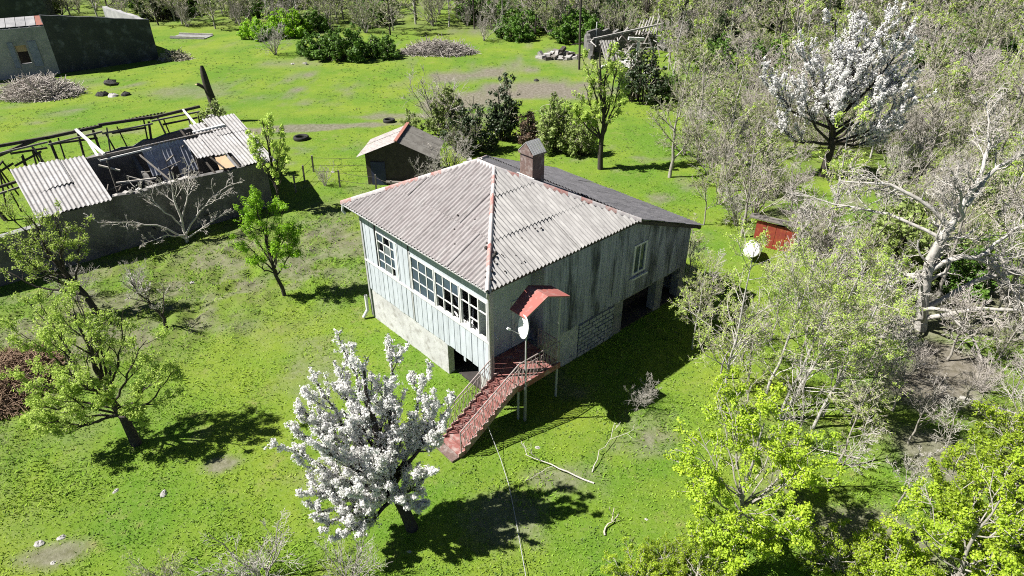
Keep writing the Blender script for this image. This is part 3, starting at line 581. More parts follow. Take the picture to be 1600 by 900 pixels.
# ------------------------------------------------------------------ ruined buildings at the far left
def wall_run(parent, p, q, z0, z1, th, m, n=14, amp=.08, hole=None, name='wall'):
    p, q = np.array(p, float), np.array(q, float); d = (q-p); L = np.linalg.norm(d); d /= L; nrm = np.array((-d[1], d[0]))
    def quad(a, b_, za, zb, lo):
        A_, B_ = p+d*a, p+d*b_; return MB().poly([(*A_, lo), (*B_, lo), (*B_, zb), (*A_, za)], (*(nrm*th), 0))
    xs = np.linspace(0, L, n+1); zs = z0+(z1-z0)*xs/L+br.uniform(-amp, amp, n+1)
    base = [(*(p+d*0), -.3), (*(p+d*L), -.3)]
    if hole:
        h0, h1, b0, b1 = hole; mb = MB()
        for a, b_, lo, hi_ in ((0, h0, -.3, None), (h1, L, -.3, None), (h0, h1, -.3, b0), (h0, h1, b1, None)):
            za = hi_ if hi_ else np.interp(a, xs, zs); zb = hi_ if hi_ else np.interp(b_, xs, zs); A_, B_ = p+d*(a+.001), p+d*(b_-.001)
            mb.poly([(*A_, lo), (*B_, lo), (*B_, zb), (*A_, za)], (*(nrm*th), 0))
        return mb.build(name, M[m], parent)
    o = base+[(*(p+d*a), z) for a, z in zip(xs[::-1], zs[::-1])]; return MB().poly(o, (*(nrm*th), 0)).build(name, M[m], parent)
RB = thing('ruined_house', 'old plastered stone house with blackened gable wall and window with blue surround', 'house', (-44.6, 66.7, 0))
wall_run(RB, (-9, -5.2), (0, 0), 4.4, 4.5, .5, 'stone', hole=(7.5, 8.4, 1.2, 2.9), name='front_wall')
wall_run(RB, (0, 0), (6.9, 6.3), 5.4, 3.95, .5, 'blackwall', 12, .06, name='gable_wall')
wall_run(RB, (6.6, 6.6), (-2, 15), 3.9, 3.9, .5, 'stone', name='rear_wall')
dd = np.array((.866, .5)); nn = np.array((.5, -.866))
for a, wd_ in ((7.0, .42), (8.6, .7)):
    p = np.array((-9, -5.2))+dd*a+nn*.02; q = p+dd*wd_; MB().poly([(*p, .9), (*q, .9), (*q, 3.2), (*p, 3.2)], (*(nn*.06), 0)).build('window_surround', mat('blue_limewash', (.25, .27, .36), (.18, .2, .27), 3, .9), RB)
p = np.array((-9, -5.2))+dd*7.5-nn*.25; q = p+dd*.9; MB().poly([(*p, 2.3), (*q, 2.3), (*q, 2.9), (*p, 2.9)], (*(-nn*.06), 0)).build('window_board', M['ochre'], RB)
p = np.array((-9, -5.2))+dd*6.0-nn*1.6; q = p+dd*3.6; MB().poly([(*p, -.2), (*q, -.2), (*q, 4.2), (*p, 4.2)], (*(-nn*.2), 0)).build('window_shade_panel', M['dark'], RB)  # dark panel added behind the window to stand for the shaded interior
for i in range(14):
    p = np.array((-9, -5.2))+dd*(.8*i-.6)-nn*.1; MB().add([(*p, 4.55), (*(p+dd*.76), 4.57), (*(p+dd*.76-nn*1.6), 5.15), (*(p-nn*1.6), 5.15)], [(0, 1, 2, 3)]).build('roof_tile_row', M['tile' if i == 13 else 'stone'], RB)
RB2 = thing('stone_outbuilding', 'dark flat-fronted stone building standing behind the ruined house', 'building', (-58.5, 89, 0))
wall_run(RB2, (-9, -6), (0, 0), 6, 6, .5, 'blackwall', name='front_wall'); wall_run(RB2, (0, 0), (-3.5, 7), 6, 5.4, .5, 'blackwall', name='side_wall')

# ------------------------------------------------------------------ gabled shed behind the house
S = thing('garden_shed', 'small gabled shed with roof sheets paler on one slope behind the house', 'shed', (-7.0, 38.4, 0), R(-5)); sr = np.random.default_rng(9)
for s_, nm_, L_ in ((-1, 'wood', 2.55), (1, 'wood', 2.35)):
    for i in range(3):
        me = corr((0, .0+1.12*i, 2.95), (0, 1, 0), (s_, 0, 0), -.42 if s_ < 0 else -.44, 0, 1.1, 0, L_, inf, mat('shed_roof', (.36, .33, .32) if s_ < 0 else (.21, .20, .18), (.28, .25, .24) if s_ < 0 else (.14, .13, .115), 2, .9, (.11, .10, .09), 6, .7), lam=.16, amp=.018, tilt=sr.uniform(-.02, .02)); link('roof_sheet', me, S)  # left slope sheets paler, right slope sheets darker
MB().beam((0, -.05, 3.0), (0, 3.4, 3.02), .2, .06).build('ridge_board', M['tile'], S)
MB().poly([(-2.1, .35, -.2), (2.0, .35, -.2), (2.0, .35, 2.0), (0, .35, 2.88), (-2.1, .35, 2.0)], (0, .1, 0)).build('front_wall', M['dwood'], S)
MB().poly([(-2.1, 3.1, -.2), (2.0, 3.1, -.2), (2.0, 3.1, 2.0), (0, 3.1, 2.88), (-2.1, 3.1, 2.0)], (0, .1, 0)).build('rear_wall', M['dwood'], S)
MB().box(-2.1, -2.0, .45, 3.1, -.2, 2.0).build('side_wall', M['dwood'], S); MB().box(1.9, 2.0, .45, 3.1, -.2, 2.0).build('side_wall', M['dwood'], S)
MB().box(-1.8, -.9, .28, .348, 0, 1.5).build('door', mat('faded_blue_door', (.05, .055, .11), (.035, .04, .08), 3, .8), S)
MB().beam((-.9, .2, .25), (1.6, -.1, .35), .12).build('sill_beam', M['wood'], S)

# ------------------------------------------------------------------ collapsed house by the wood, rubble, pole
cr = np.random.default_rng(31); cx, cy, _ = gp(985, 100)
C = thing('collapsed_house', 'collapsed timber house with fallen beams and a standing white door frame', 'ruin', (cx, cy, 0), R(10))
def cbeam(p, q, a, m='wood', name='fallen_beam'): MB().beam(p, q, a, a*.8).build(name, M[m], C)
for p, q, z0, z1 in (((-3, 6), (4.5, 7.5), 2.3, 1.5), ((-3.2, 2.5), (-3, 6), .7, 2.0), ((4.5, 7.5), (6, 4.5), 1.5, .6)): wall_run(C, p, q, z0, z1, .4, 'barnwall', 12, .5, name='wall')
cbeam((-2.8, 4.6, 1.7), (5.3, 5.2, 2.9), .2, 'palestone'); cbeam((1.05, 1.0, 0), (1.05, 1.0, 2.2), .28, 'white_paint', 'door_post'); cbeam((-.1, 1.0, 2.35), (1.6, 1.05, 2.2), .34, 'white_paint', 'door_lintel'); cbeam((-2.0, 6.2, .5), (-2.0, 6.2, 3.1), .12, 'white_paint', 'post')
for i in range(70):
    p = np.array((cr.uniform(-3.5, 5.5), cr.uniform(.5, 7), cr.uniform(.1, 1.7))); q = p+cr.normal(size=3)*(1.1, 1.3, .7); q[2] = max(q[2], .1); cbeam(p, q, cr.uniform(.07, .16), ('palestone', 'dwood', 'palestone', 'wood')[i % 4])
for i in range(7): x = 2.6+.35*i; cbeam((x, 6.3, 1.6), (x+.9, 7.4, 3.0+cr.uniform(-.2, .4)), .13, 'palestone', 'rafter')
for i in range(6): x = -2.2+.3*i; cbeam((x, 1.1, 0), (x-.4, 2.6, 1.9), .16, 'palestone', 'rafter')
def heap(name, label, cat, px, py, n, rx, ry, hgt_, m, seed, smin=.15, smax=.5, group=None):
    r = np.random.default_rng(seed); e = thing(name, label, cat, at_ground(px, py), group=group)
    for i in range(n):
        a, t = r.uniform(0, 6.28), math.sqrt(r.uniform(0, 1)); c_ = np.array((rx*t*math.cos(a), ry*t*math.sin(a), hgt_*(1-t)*r.uniform(.4, 1.))); d_ = r.normal(size=3)*(1, 1, .3); d_ /= np.linalg.norm(d_); s_ = r.uniform(smin, smax)
        MB().beam(c_-d_*s_*.6, c_+d_*s_*.6, s_*r.uniform(.4, .9), s_*r.uniform(.2, .5)).build('fragment', M[m[i % len(m)]], e)
    return e
heap('rubble_heap', 'heap of pale broken slabs and planks near the collapsed house', 'rubble', 875, 88, 44, 2.6, 1.6, 1.0, ['palestone', 'wood', 'palestone', 'dwood'], 2, .3, .9)
heap('rubble_heap', 'pale rubble spilled at the foot of the collapsed house', 'rubble', 985, 108, 40, 3.0, 2.0, 1.2, ['palestone', 'white_paint', 'palestone', 'wood'], 12, .2, .8)
heap('rubble_heap', 'scatter of pale rubble beyond the white blossom tree wood edge', 'rubble', 1165, 85, 26, 2.4, 1.2, .9, ['palestone'], 3, .3, .8)
heap('stone_pile', 'few grey stones lying in the open meadow by the bramble mound', 'stones', 470, 100, 5, .9, .3, .3, ['palestone'], 4, .2, .4)
U = thing('utility_pole', 'thin dark wooden utility pole at the edge of the yard', 'pole', at_ground(905, 108)); MB().rod([(0, 0, -.3), (-.25, .1, 9.5)], .11, 8).build('shaft', M['dwood'], U, True); MB().beam((-1, 0, 9.1), (.6, 0, 9.1), .1).build('crossarm', M['dwood'], U)
for i in range(3): MB().lathe([(.001, .2), (.05, .18), (.06, .05), (.04, 0)], 8, (-.9+.65*i, 0, 9.15)).build('insulator', M['dish'], U)
for k, (px, py, dm) in enumerate(((471, 217, 1.15), (608, 190, .95))):
    t = thing('tyre', ('worn black tyre lying alone in the meadow beyond the barn end', 'worn black tyre lying in the grass close to the garden shed')[k], 'tyre', at_ground(px, py)); rr = dm/2
    MB().lathe([(rr*.58, .06), (rr*.62, .24), (rr*.78, .3), (rr*.95, .27), (rr, .18), (rr, .08), (rr*.9, .0), (rr*.7, -.02), (rr*.58, .06)], 20).build('carcass', M['rubber'], t, True)
    MB().lathe([(rr*.57, .05), (rr*.5, .1), (rr*.5, .2), (rr*.57, .26)], 20).build('inner_rim', M['darkstone'], t, True)
def rock(name, label, px, py, s, m, seed, group=None, cat='stone'):
    r = np.random.default_rng(seed); mb = MB().lathe([(.02, .75), (.45, .7), (.85, .4), (1., .05), (.9, -.2)], 9); mb.v = [(x*s*(1+r.uniform(-.25, .25)), y*s*.75*(1+r.uniform(-.25, .25)), z*s*.75*(1+r.uniform(-.3, .3))) for x, y, z in mb.v]
    return link(name, mb.mesh(name, M[m]), None, label, cat, group, loc=at_ground(px, py), rot=r.uniform(0, 6))
for i, (px, py, s, lb) in enumerate(((173, 131, .85, 'largest dark boulder in the meadow beyond the barn'), (160, 149, .6, 'flat dark boulder between two others in the meadow beyond the barn'), (177, 150, .5, 'pale-topped dark boulder in the meadow beyond the barn'), (196, 148, .55, 'dark pointed boulder at the end of the row beyond the barn'), (838, 126, .35, 'lone black stone on the worn yard'))):
    rock('boulder', lb, px, py, s, 'palestone' if i == 2 else 'darkstone', 40+i)
rs = np.random.default_rng(77)
for i in range(16):
    px, py = ((60, 848), (95, 838), (82, 877), (840, 700), (1240, 620), (1290, 452), (1300, 470), (330, 235), (1325, 640), (1010, 812), (180, 765), (255, 770), (520, 268), (300, 440), (640, 862), (1265, 445))[i]
    rock('field_stone', 'small pale stone lying in the grass', px, py, rs.uniform(.07, .2) if i not in (5, 6, 15) else .45, 'palestone', 60+i, 'small stones scattered over the meadow')
sb = thing('concrete_slab', 'pale cracked concrete slab with raised edge far across the meadow', 'slab', at_ground(300, 58), R(-8)); sb['kind'] = 'thing'; MB().box(-2.2, 2.2, -1.1, 1.1, 0, .12).build('slab', M['conc'], sb)
for a in (-1.05, .95): MB().box(-2.2, 2.2, a, a+.12, .12, .3).build('edge', M['palestone'], sb)

# ------------------------------------------------------------------ red hut and white barrel under the bare trees
hx, hy, _ = gp(1206, 388); RH = thing('red_hut', 'low hut with rusty red sheet side and grey lean-to roof under the bare trees', 'hut', (hx, hy, 0), R(-25))
for i in range(4): MB().box(-1.0+.5*i+.008, -1.0+.5*(i+1)-.008, 0, .03, -.1, 1.4-.06*i).build('side_sheet', M['rust'], RH)
MB().poly([(-1, .04, -.1), (-1, 1.4, -.1), (-1, 1.4, .75), (-1, .04, 1.25)], (2, 0, 0)).build('hut_body', M['dwood'], RH)
for i in range(3): MB().poly([(-1.4+.93*i, -.12, 1.55-.07*i), (-1.4+.93*i+.91, -.12, 1.49-.07*i), (-1.4+.93*i+.91, 1.5, 1.0-.05*i), (-1.4+.93*i, 1.5, 1.06-.05*i)], (0, 0, .07)).build('roof_board', M['wood'], RH)
bx, by, _ = gp(1172, 402); BR = thing('barrel', 'white barrel tipped back beside the red hut', 'barrel', (bx, by, .5), R(-22)); BR.rotation_euler.x = R(-20)
mb = MB(); pr = [(.001, -.5), (.36, -.5), (.40, -.46), (.40, -.2), (.415, -.18), (.40, -.16), (.40, .16), (.415, .18), (.40, .2), (.40, .46), (.36, .5), (.001, .5)]; mb.lathe(pr, 20)
mb.v = [(z*-.5-x*0, y, x) if False else (x, z, y) for x, y, z in mb.v]; mb.build('drum', M['dish'], BR); MB().rod([(.15, -.52, .1), (.15, -.46, .1)], .05, 8).build('bung', M['steel'], BR)

# ------------------------------------------------------------------ fence by the shed and shattered trunk
fp = [(462, 300), (476, 284), (490, 268), (578, 268), (531, 292), (588, 300), (612, 308)]
FN = thing('wire_fence', 'thin wire fence on weathered posts running towards the shed', 'fence', at_ground(531, 292)); f0 = np.array(at_ground(531, 292)); P_ = []
for px, py in fp: p = np.array(at_ground(px, py))-f0; P_.append(p); MB().beam(p-(0, 0, .2), p+(.05, 0, 1.15), .09).build('post', M['wood'], FN)
for a, b_ in ((2, 3), (0, 1), (1, 2), (4, 5), (5, 6)):
    for z in (.5, 1.0): MB().rod([P_[a]+(0, 0, z), (P_[a]+P_[b_])/2+(0, 0, z-.05), P_[b_]+(0, 0, z)], .012, 4).build('wire', M['dwood'], FN)
T = thing('broken_trunk', 'tall broken dead tree trunk standing behind the barn', 'dead tree', at_ground(342, 190))
MB().add(*[q.tolist() for q in tubes(np.array([[(0, 0, -.2), (-.05, 0, 1.2), (-.25, 0, 2.6), (-.3, 0, 3.6), (-.33, .05, 3.9), (-.33, .05, 4.3)]]), np.array([[.38, .32, .28, .24, .2, .12]]), 9)]).build('trunk', M['bark'], T, True)
MB().rod([(-.25, 0, 2.5), (-.75, -.2, 2.95), (-.9, -.25, 3.0)], .13, 7).build('stub', M['bark'], T, True); MB().lathe([(.001, .01), (.14, 0)], 8, (-.9, -.27, 3.0)).build('sawn_end', M['ochre'], T)

# ------------------------------------------------------------------ vegetation
def L(n, ang, ln, up=.08, rr=.55, N=5, wig=.16, t=(.3, 1.), rmin=.007, **k): return dict(n=n, ang=ang, len=ln, up=up, rr=rr, N=N, wig=wig, t=t, rmin=rmin, **k)
def limbs(trunk, r0, r1, tips, rl, t0=(.25, .95), seed=0):
    r = np.random.default_rng(seed); tr_ = resample(trunk, 20); roots = [(trunk, r0, r1)]; n = len(tips)
    for i, tp in enumerate(tips):
        tp = np.array(tp, float); k = int(np.clip(np.interp(tp[2]*.45, tr_[:, 2], np.arange(20))+r.uniform(-1, 1), 20*t0[0], 20*t0[1]-1)); s_ = tr_[k]
        mid = s_+(tp-s_)*.5+np.array((0, 0, -.12*np.linalg.norm(tp[:2]-s_[:2])))+r.normal(size=3)*.08; roots.append(([s_, s_+(mid-s_)*.5, mid, mid+(tp-mid)*.55+np.array((0, 0, .05)), tp], rl, rl*.25))
    return roots
VR = np.random.default_rng(101)
# the white pear in front of the stair
roots = limbs([(0, 0, -.1), (-.22, .05, .9), (-.45, .1, 1.8), (-.62, .15, 2.9), (-.75, .3, 4.0), (-.8, .35, 5.5)], .19, .03,
 [(-2.5, .25, 4.3), (-2.7, -.2, 3.3), (-2.5, -.7, 2.3), (-1.7, .9, 5.3), (-1.8, -.9, 4.1), (.55, .6, 4.9), (1.05, .2, 3.9), (.8, -.5, 3.0), (-.4, -1.1, 3.7), (-.2, 1.1, 5.6), (.45, -.35, 1.3), (-1.9, -1.2, 1.7), (-1.2, .5, 5.6), (-1.1, -1.2, 2.8), (.1, -.9, 2.2), (-.1, .2, 4.6), (-1.3, -.2, 4.6), (-1.9, .2, 3.6), (.3, .1, 3.4), (-.8, -.6, 3.4), (-1.6, -.5, 2.6), (-.5, .9, 4.4), (-2.1, .6, 4.8), (-.9, -.9, 2.0), (-2.2, -1.0, 1.9), (-2.4, -.3, 2.8), (-1.5, -1.3, 1.4), (-2.9, .1, 3.9), (.9, .4, 4.4)], .065, seed=3)
pear = tree_meshes('pear', 7, roots, [L(11, (25, 60), (.3, .55), .3, max=1.0, t=(.25, 1), rmin=.011), L(6, (30, 70), (.25, .5), .15, max=.4, rmin=.008)], M['bark'], M['bark'], M['blossom'], 120000, .049, wr=.9, clump=(15000, .078), low=.0, inner=True)
plant('blossom_tree', 'white flowering pear tree in front of the red stair', 'tree', pear, at_ground(645, 825), 0, 1.05)
roots = limbs([(0, 0, -.1), (.1, 0, 1.6), (-.1, .1, 3.2), (0, .2, 5), (.1, .1, 7.6)], .25, .04, [(-4.6, .3, 5.6), (-3.8, .2, 3.2), (-2.5, .8, 6.9), (-1.2, .5, 8.4), (1.4, .4, 8.6), (2.8, .3, 7.6), (3.4, 0, 6.2), (4.2, .3, 4.4), (2.6, -1, 3.6), (-1, -1.5, 5), (1, -1.5, 5.2), (0, 1, 8), (3.8, .6, 2.6), (-2.6, -.5, 5.2), (1.6, 0, 6.4), (.2, -.5, 6.6), (-1.6, .4, 6.6), (2.2, -.4, 5.0), (-.8, -.8, 6.0), (.8, .4, 7.4), (3.0, .5, 5.2)], .09, seed=5)
pear2 = tree_meshes('pear_far', 8, roots, [L(12, (25, 60), (.3, .55), .28, max=1.6, rmin=.018), L(6, (30, 70), (.25, .5), .15, max=.6, rmin=.014)], M['bark'], M['bark'], M['blossom'], 75000, .072, wr=.9, clump=(11000, .105), low=.0, inner=True)
plant('blossom_tree', 'white flowering pear tree standing in the bare thicket', 'tree', pear2, at_ground(1285, 275), 0, 1.12)
# leafy trees on the meadow
roots = limbs([(0, 0, -.1), (-.12, .05, .8), (-.35, .2, 1.7), (-.5, .3, 2.6), (-.6, .4, 3.8), (-.7, .5, 5.)], .18, .025, [(-3.0, .2, 3.1), (-2.8, .7, 4.2), (-2.0, 1.0, 5.0), (-.8, .9, 5.4), (.6, .9, 4.9), (1.4, .3, 4.2), (1.5, -.3, 3.0), (.2, -.6, 3.0), (-1.3, -.8, 3.3), (-2.3, -.5, 2.2), (1.9, .6, 2.9), (-1.6, .2, 4.4), (-2.6, -.9, 1.6), (-1.9, -1.2, 2.2), (.9, -.8, 2.2), (-.6, -.9, 3.9)], .045, seed=9)
plant('leafy_tree', 'broad fruit tree with fresh pale green leaves and dark leaning trunk', 'tree', tree_meshes('fruit_tree', 12, roots, [L(8, (25, 60), (.3, .55), .14, max=1.3, rmin=.011), L(6, (30, 60), (.35, .6), .1, max=.6)], M['bark'], M['twig'], M['leaf_pale'], 26000, .07, clump=(4600, .13)), at_ground(213, 692))
roots = limbs([(0, 0, -.1), (-.3, 0, .9), (-.8, .1, 1.8), (-1.2, .2, 2.8), (-1.3, .2, 4.2)], .13, .025, [(-2.9, .2, 3.3), (-2.3, .4, 4.3), (-.4, .4, 4.4), (.3, .2, 3.6), (-1.8, -.6, 3.2), (-3.2, -.2, 2.4), (-.6, -.4, 3.6)], .05, seed=10)
plant('leafy_tree', 'small tree with olive leaves leaning towards the yard wall', 'tree', tree_meshes('olive_tree', 13, roots, [L(8, (25, 60), (.3, .55), .14, max=1.2, rmin=.012), L(6, (30, 60), (.35, .6), .1, max=.6, rmin=.009)], M['bark'], M['twig'], M['leaf_pale'], 6000, .07, clump=(1600, .13)), at_ground(158, 492), 0, 1.12)
roots = limbs([(0, 0, -.1), (-.05, 0, .8), (-.25, 0, 1.6), (-.35, .1, 2.8), (-.4, .1, 4.6)], .1, .02, [(-1.5, 0, 3.0), (-1.2, .3, 4.0), (.8, .2, 3.4), (.9, 0, 2.6), (-.1, .4, 4.6), (-.9, -.5, 2.3), (.3, -.5, 2.8), (.6, .4, 4.2), (-.6, .2, 4.6)], .04, seed=11)
plant('leafy_tree', 'bright green sapling on the lawn beside the window side of the house', 'tree', tree_meshes('sapling', 14, roots, [L(8, (25, 55), (.3, .55), .12, max=1., rmin=.01), L(6, (30, 60), (.35, .6), .08, max=.5, rmin=.007)], M['bark'], M['twig'], M['leaf_bright'], 16000, .07, clump=(2600, .14)), at_ground(445, 463))
roots = limbs([(0, 0, -.1), (0, 0, 1.5), (-.1, .1, 3), (-.1, .1, 5.6)], .1, .02, [(-1., .2, 3.6), (-.9, 0, 4.8), (.7, .2, 4.6), (.8, 0, 3.2), (.2, -.4, 2.8), (0, .5, 5.4)], .04, seed=12)
slim = tree_meshes('slim_tree', 15, roots, [L(7, (25, 55), (.3, .55), .15, max=1.1, rmin=.013), L(5, (30, 60), (.35, .6), .1, max=.6, rmin=.01)], M['bark'], M['twig'], M['leaf_pale'], 3000, .14, clump=(500, .16))
plant('leafy_tree', 'slim tree with sparse pale leaves at the end of the barn front wall', 'tree', slim, at_ground(440, 330), 0, .95)
roots = limbs([(0, 0, -.1), (-.1, 0, 2.2), (.1, .1, 3.6), (-.35, .1, 5.0), (-.5, .1, 8.0)], .19, .03, [(.2, .2, 8.2), (-1.4, 0, 5.6), (-1.6, .2, 7.2), (1.0, .2, 6.2), (.9, -.3, 4.4), (-1.2, -.3, 3.6), (.6, .3, 7.4), (-2.2, .2, 4.2)], .07, seed=13)
plant('leafy_tree', 'tall forked tree with thin yellowish leaves between house and collapsed ruin', 'tree', tree_meshes('forked_tree', 16, roots, [L(8, (20, 50), (.3, .5), .22, max=1.6, rmin=.016), L(6, (25, 55), (.35, .6), .12, max=.8, rmin=.011)], M['bark'], M['twig'], M['leaf_pale'], 6500, .13, clump=(1200, .17)), at_ground(938, 264))
# bare trees one can tell apart
def bare(nm, seed, h, r, spread, n=(9, 7, 6), bark='bark_grey', tw='twig', leaf=None, nl=0, ls=.1, rmin=.011, lean=0., up=.1, t0=.25, cl=None):
    rt = [([(0, 0, -.1), (lean*.1+.05, .03, h*.25), (lean*.4-.05, 0, h*.5), (lean*.8, .05, h*.8), (lean, 0, h)], r, r*.15)]
    return tree_meshes(nm, seed, rt, [L(n[0]+5, (35, 70), (spread*.8, spread*1.2), up, .5, 7, t=(t0, .98), lt=.55, rmin=rmin*1.3), L(n[1], (25, 60), (.35, .65), up*.8, .55, 6, rmin=rmin), L(n[2], (25, 60), (.35, .65), .05, .6, 4, max=.9, rmin=rmin*.8)], M[bark], M[tw], M[leaf] if leaf else None, nl, ls, clump=cl or ((max(nl//5, 1), .13) if nl else None))
plant('bare_tree', 'bare spreading tree with olive twigs standing alone behind the house', 'tree', bare('bare_alone', 21, 5.4, .13, .5, (12, 8, 7), leaf='leaf_olive', nl=900, ls=.11), at_ground(1046, 277))
plant('bare_tree', 'small crooked bare tree on the rough grass between the two leafy trees', 'tree', bare('crooked', 22, 2.4, .09, .5, (7, 6, 5), 'bark', 'twig_white', lean=-.9), at_ground(262, 512))
roots = [([(0, .1, -.1), (.1, .1, 1.0), (.0, .3, 2.2), (.2, .5, 3.9)], .09, .02), ([(0, 0, .3), (-.8, 0, 1.2), (-2.2, .1, 1.9), (-3.6, 0, 2.3)], .06, .012), ([(.1, 0, .6), (.9, 0, 1.6), (2.0, .1, 2.3), (3.0, .1, 2.7)], .06, .012), ([(0, .2, 1.0), (-.7, .4, 2.2), (-1.5, .8, 3.4)], .05, .01), ([(0, .2, 1.2), (.8, .5, 2.6), (1.2, .9, 3.8)], .05, .01), ([(0, 0, .5), (-1.0, -.3, .9), (-2.0, -.4, .8)], .05, .01), ([(0, 0, .3), (1.0, -.4, .9), (2.0, -.5, 1.4)], .05, .01)]
plant('bare_tree', 'whitish bare tree spread against the barn front wall', 'tree', tree_meshes('wall_tree', 23, roots, [L(9, (25, 60), (.25, .5), .12, max=1.4, rmin=.015), L(6, (25, 60), (.35, .6), .08, max=.7, rmin=.012), L(5, (25, 60), (.4, .7), .05, max=.5, rmin=.009, N=4)], M['twig_white'], M['twig_white']), at_ground(292, 378), VB-.1)
# the big pale tree with heavy crooked limbs
gx0, gy0, gz0 = at_ground(1440, 512)
roots = [([(0, 0, -.2), (-.25, .2, 1.4), (-.5, .3, 2.6), (-.45, .4, 3.8), (0, .5, 5.2), (.4, .6, 6.6)], .36, .10), ([(-.1, 0, .4), (-.6, -.6, 1.6), (-.2, -1.2, 1.8), (.5, -2.0, 1.2), (.9, -2.6, .4)], .14, .04), ([(-.45, .3, 2.7), (.5, .2, 3.6), (1.8, .1, 3.3), (2.8, -.3, 2.4), (3.4, -.6, 1.2)], .17, .04), ([(0, .4, 4.6), (-1.2, .8, 5.6), (-2.6, 1.4, 6.2), (-4.2, 2.0, 6.0)], .15, .03), ([(.2, .5, 5.6), (1.2, 1.2, 6.8), (2.6, 1.8, 7.3), (4.6, 2.4, 7.6)], .14, .03), ([(.1, .4, 5.0), (-.6, -.2, 6.2), (-1.5, -.4, 7.4)], .12, .03), ([(.4, .6, 6.2), (1.0, 1.6, 7.8), (.9, 2.6, 9.2)], .12, .02), ([(0, 0, .6), (1.4, -.6, 1.5), (3.0, -.9, 1.6), (4.6, -1.6, .7)], .15, .04), ([(0, .2, 1.0), (1.8, .4, 2.2), (3.6, .5, 2.6), (5.4, .4, 2.9)], .16, .05), ([(-.5, .3, 2.4), (-1.6, -.2, 2.7), (-3.0, -.8, 2.2), (-4.4, -1.4, 2.6)], .10, .02), ([(1.2, .1, 3.5), (2.6, .6, 4.6), (4.2, 1.2, 4.6)], .10, .03), ([(-.3, .3, 4.2), (-1.8, 1.2, 4.8), (-3.4, 2.6, 4.6), (-5.2, 3.4, 4.9)], .11, .02), ([(0, 0, .5), (-1.6, -1.0, 1.2), (-3.4, -1.6, 1.0)], .10, .03)]
roots = [(p_, a_*.74, b_*.85) for p_, a_, b_ in roots]
plant('bare_tree', 'large bare tree with heavy crooked whitish limbs over the thicket', 'tree', tree_meshes('great_tree', 24, roots, [L(14, (25, 65), (.22, .5), .03, .42, 7, wig=.28, max=2.6, rmin=.018), L(9, (25, 65), (.35, .6), .02, .5, 5, wig=.24, max=1.3, rmin=.011), L(6, (25, 65), (.4, .7), -.02, .6, 4, max=.7, rmin=.009)], M['bark_white'], M['twig_white'], thick=1), (gx0, gy0, gz0))
# young thin-leaved trees by the porch side
yng = [tree_meshes('young%d' % i, 30+i, [([(0, 0, -.1), (ln_*.2, .05, 1.5), (ln_*.55, 0, 3.2), (ln_, .1, 6.6)], .065, .012)], [L(22, (45, 75), (.28, .45), .1, .42, 6, t=(.22, .97), lt=.6, rmin=.011), L(7, (25, 60), (.4, .65), .08, .55, 5, rmin=.008), L(6, (25, 60), (.4, .7), .05, .6, 4, max=.7, rmin=.006)], M['bark_white'], M['twig'], M['leaf_pale'], 5000, .055, clump=(2600, .09)) for i, ln_ in enumerate((0., .7, 1.1))]
for i, (px, py, k, s_, rt, lb) in enumerate(((1125, 642, 0, 1., 0, 'straight young tree with pale trunk and sparse spring leaves facing the porch side'), (1188, 645, 1, .95, .2, 'young tree with pale leaning trunk second from the straight one'), (1224, 652, 2, 1., -.2, 'twin-like young pale trunk leaning away beside another of its kind'), (1216, 655, 1, .9, -.6, 'darker thin young trunk crossing close by its twin'), (1270, 668, 2, .95, .1, 'outermost leaning young pale tree towards the big bare tree'), (1082, 545, 0, .62, 1.2, 'low sparse-leaved sapling close to the dark cellar opening'))):
    plant('young_tree', lb, 'tree', yng[k], at_ground(px, py), rt, s_, 'young sparse-leaved trees beside the house')
# bright leafy growth in the lower right
def ivy(nm, seed, h, r, n, leaf='leaf_yellow', ls=.13, nc=420, bark='bark_grey'):
    tips = [(r*math.cos(a)*VR.uniform(.6, 1), r*math.sin(a)*VR.uniform(.6, 1), h*VR.uniform(.25, .95)) for a in np.linspace(0, 18.8, 24)]
    return tree_meshes(nm, seed, limbs([(0, 0, -.1), (.05, 0, h*.3), (0, .05, h*.6), (.05, 0, h)], .075, .02, tips, .028, (.1, .95), seed), [L(7, (30, 70), (.25, .5), .08, max=1.2, rmin=.012), L(5, (30, 70), (.3, .6), 0, max=.6, rmin=.008)], M[bark], M['twig'], M[leaf], n, ls, wr=.8, clump=(nc, .15))
plant('ivy_tree', 'yellow-green ivy-clad tree on the lawn below the young trees', 'tree', ivy('ivy_big', 41, 5.0, 2.2, 31000, ls=.068, nc=5200), at_ground(1140, 852), 0, .95)
iv2, iv3 = ivy('ivy_mid', 42, 4.0, 2.4, 25000, ls=.07, nc=4200), ivy('ivy_low', 43, 2.2, 1.9, 14000, ls=.065, nc=2600)
for px, py, me, s_, rt, lb in ((1475, 930, iv2, .95, 0, 'dense yellow-green leafy tree next to the ivy-clad one'), (1545, 900, iv2, .95, 2, 'yellow-green leafy tree at the outer end of the bright group'), (1590, 770, iv3, 1.1, 1, 'yellow-green bush climbing pale stems near the bare earth'), (1385, 905, iv3, .7, 2.5, 'low yellow-green bush between the two bright leafy trees'), (1085, 915, iv3, .62, 4, 'low bright bush at the edge of the lawn below the ivy-clad tree'), (985, 925, iv3, .5, .4, 'very low bright bush by the broken stick'), (1035, 885, iv3, .42, 3.1, 'smallest bright bush creeping over the lawn above the low ones'), (1300, 890, iv3, .55, 5.2, 'low bright bush in the shade beside the ivy-clad tree')):
    plant('bright_bush', lb, 'bush', me, at_ground(px, py), rt, s_, 'yellow-green leafy growth below the young trees')
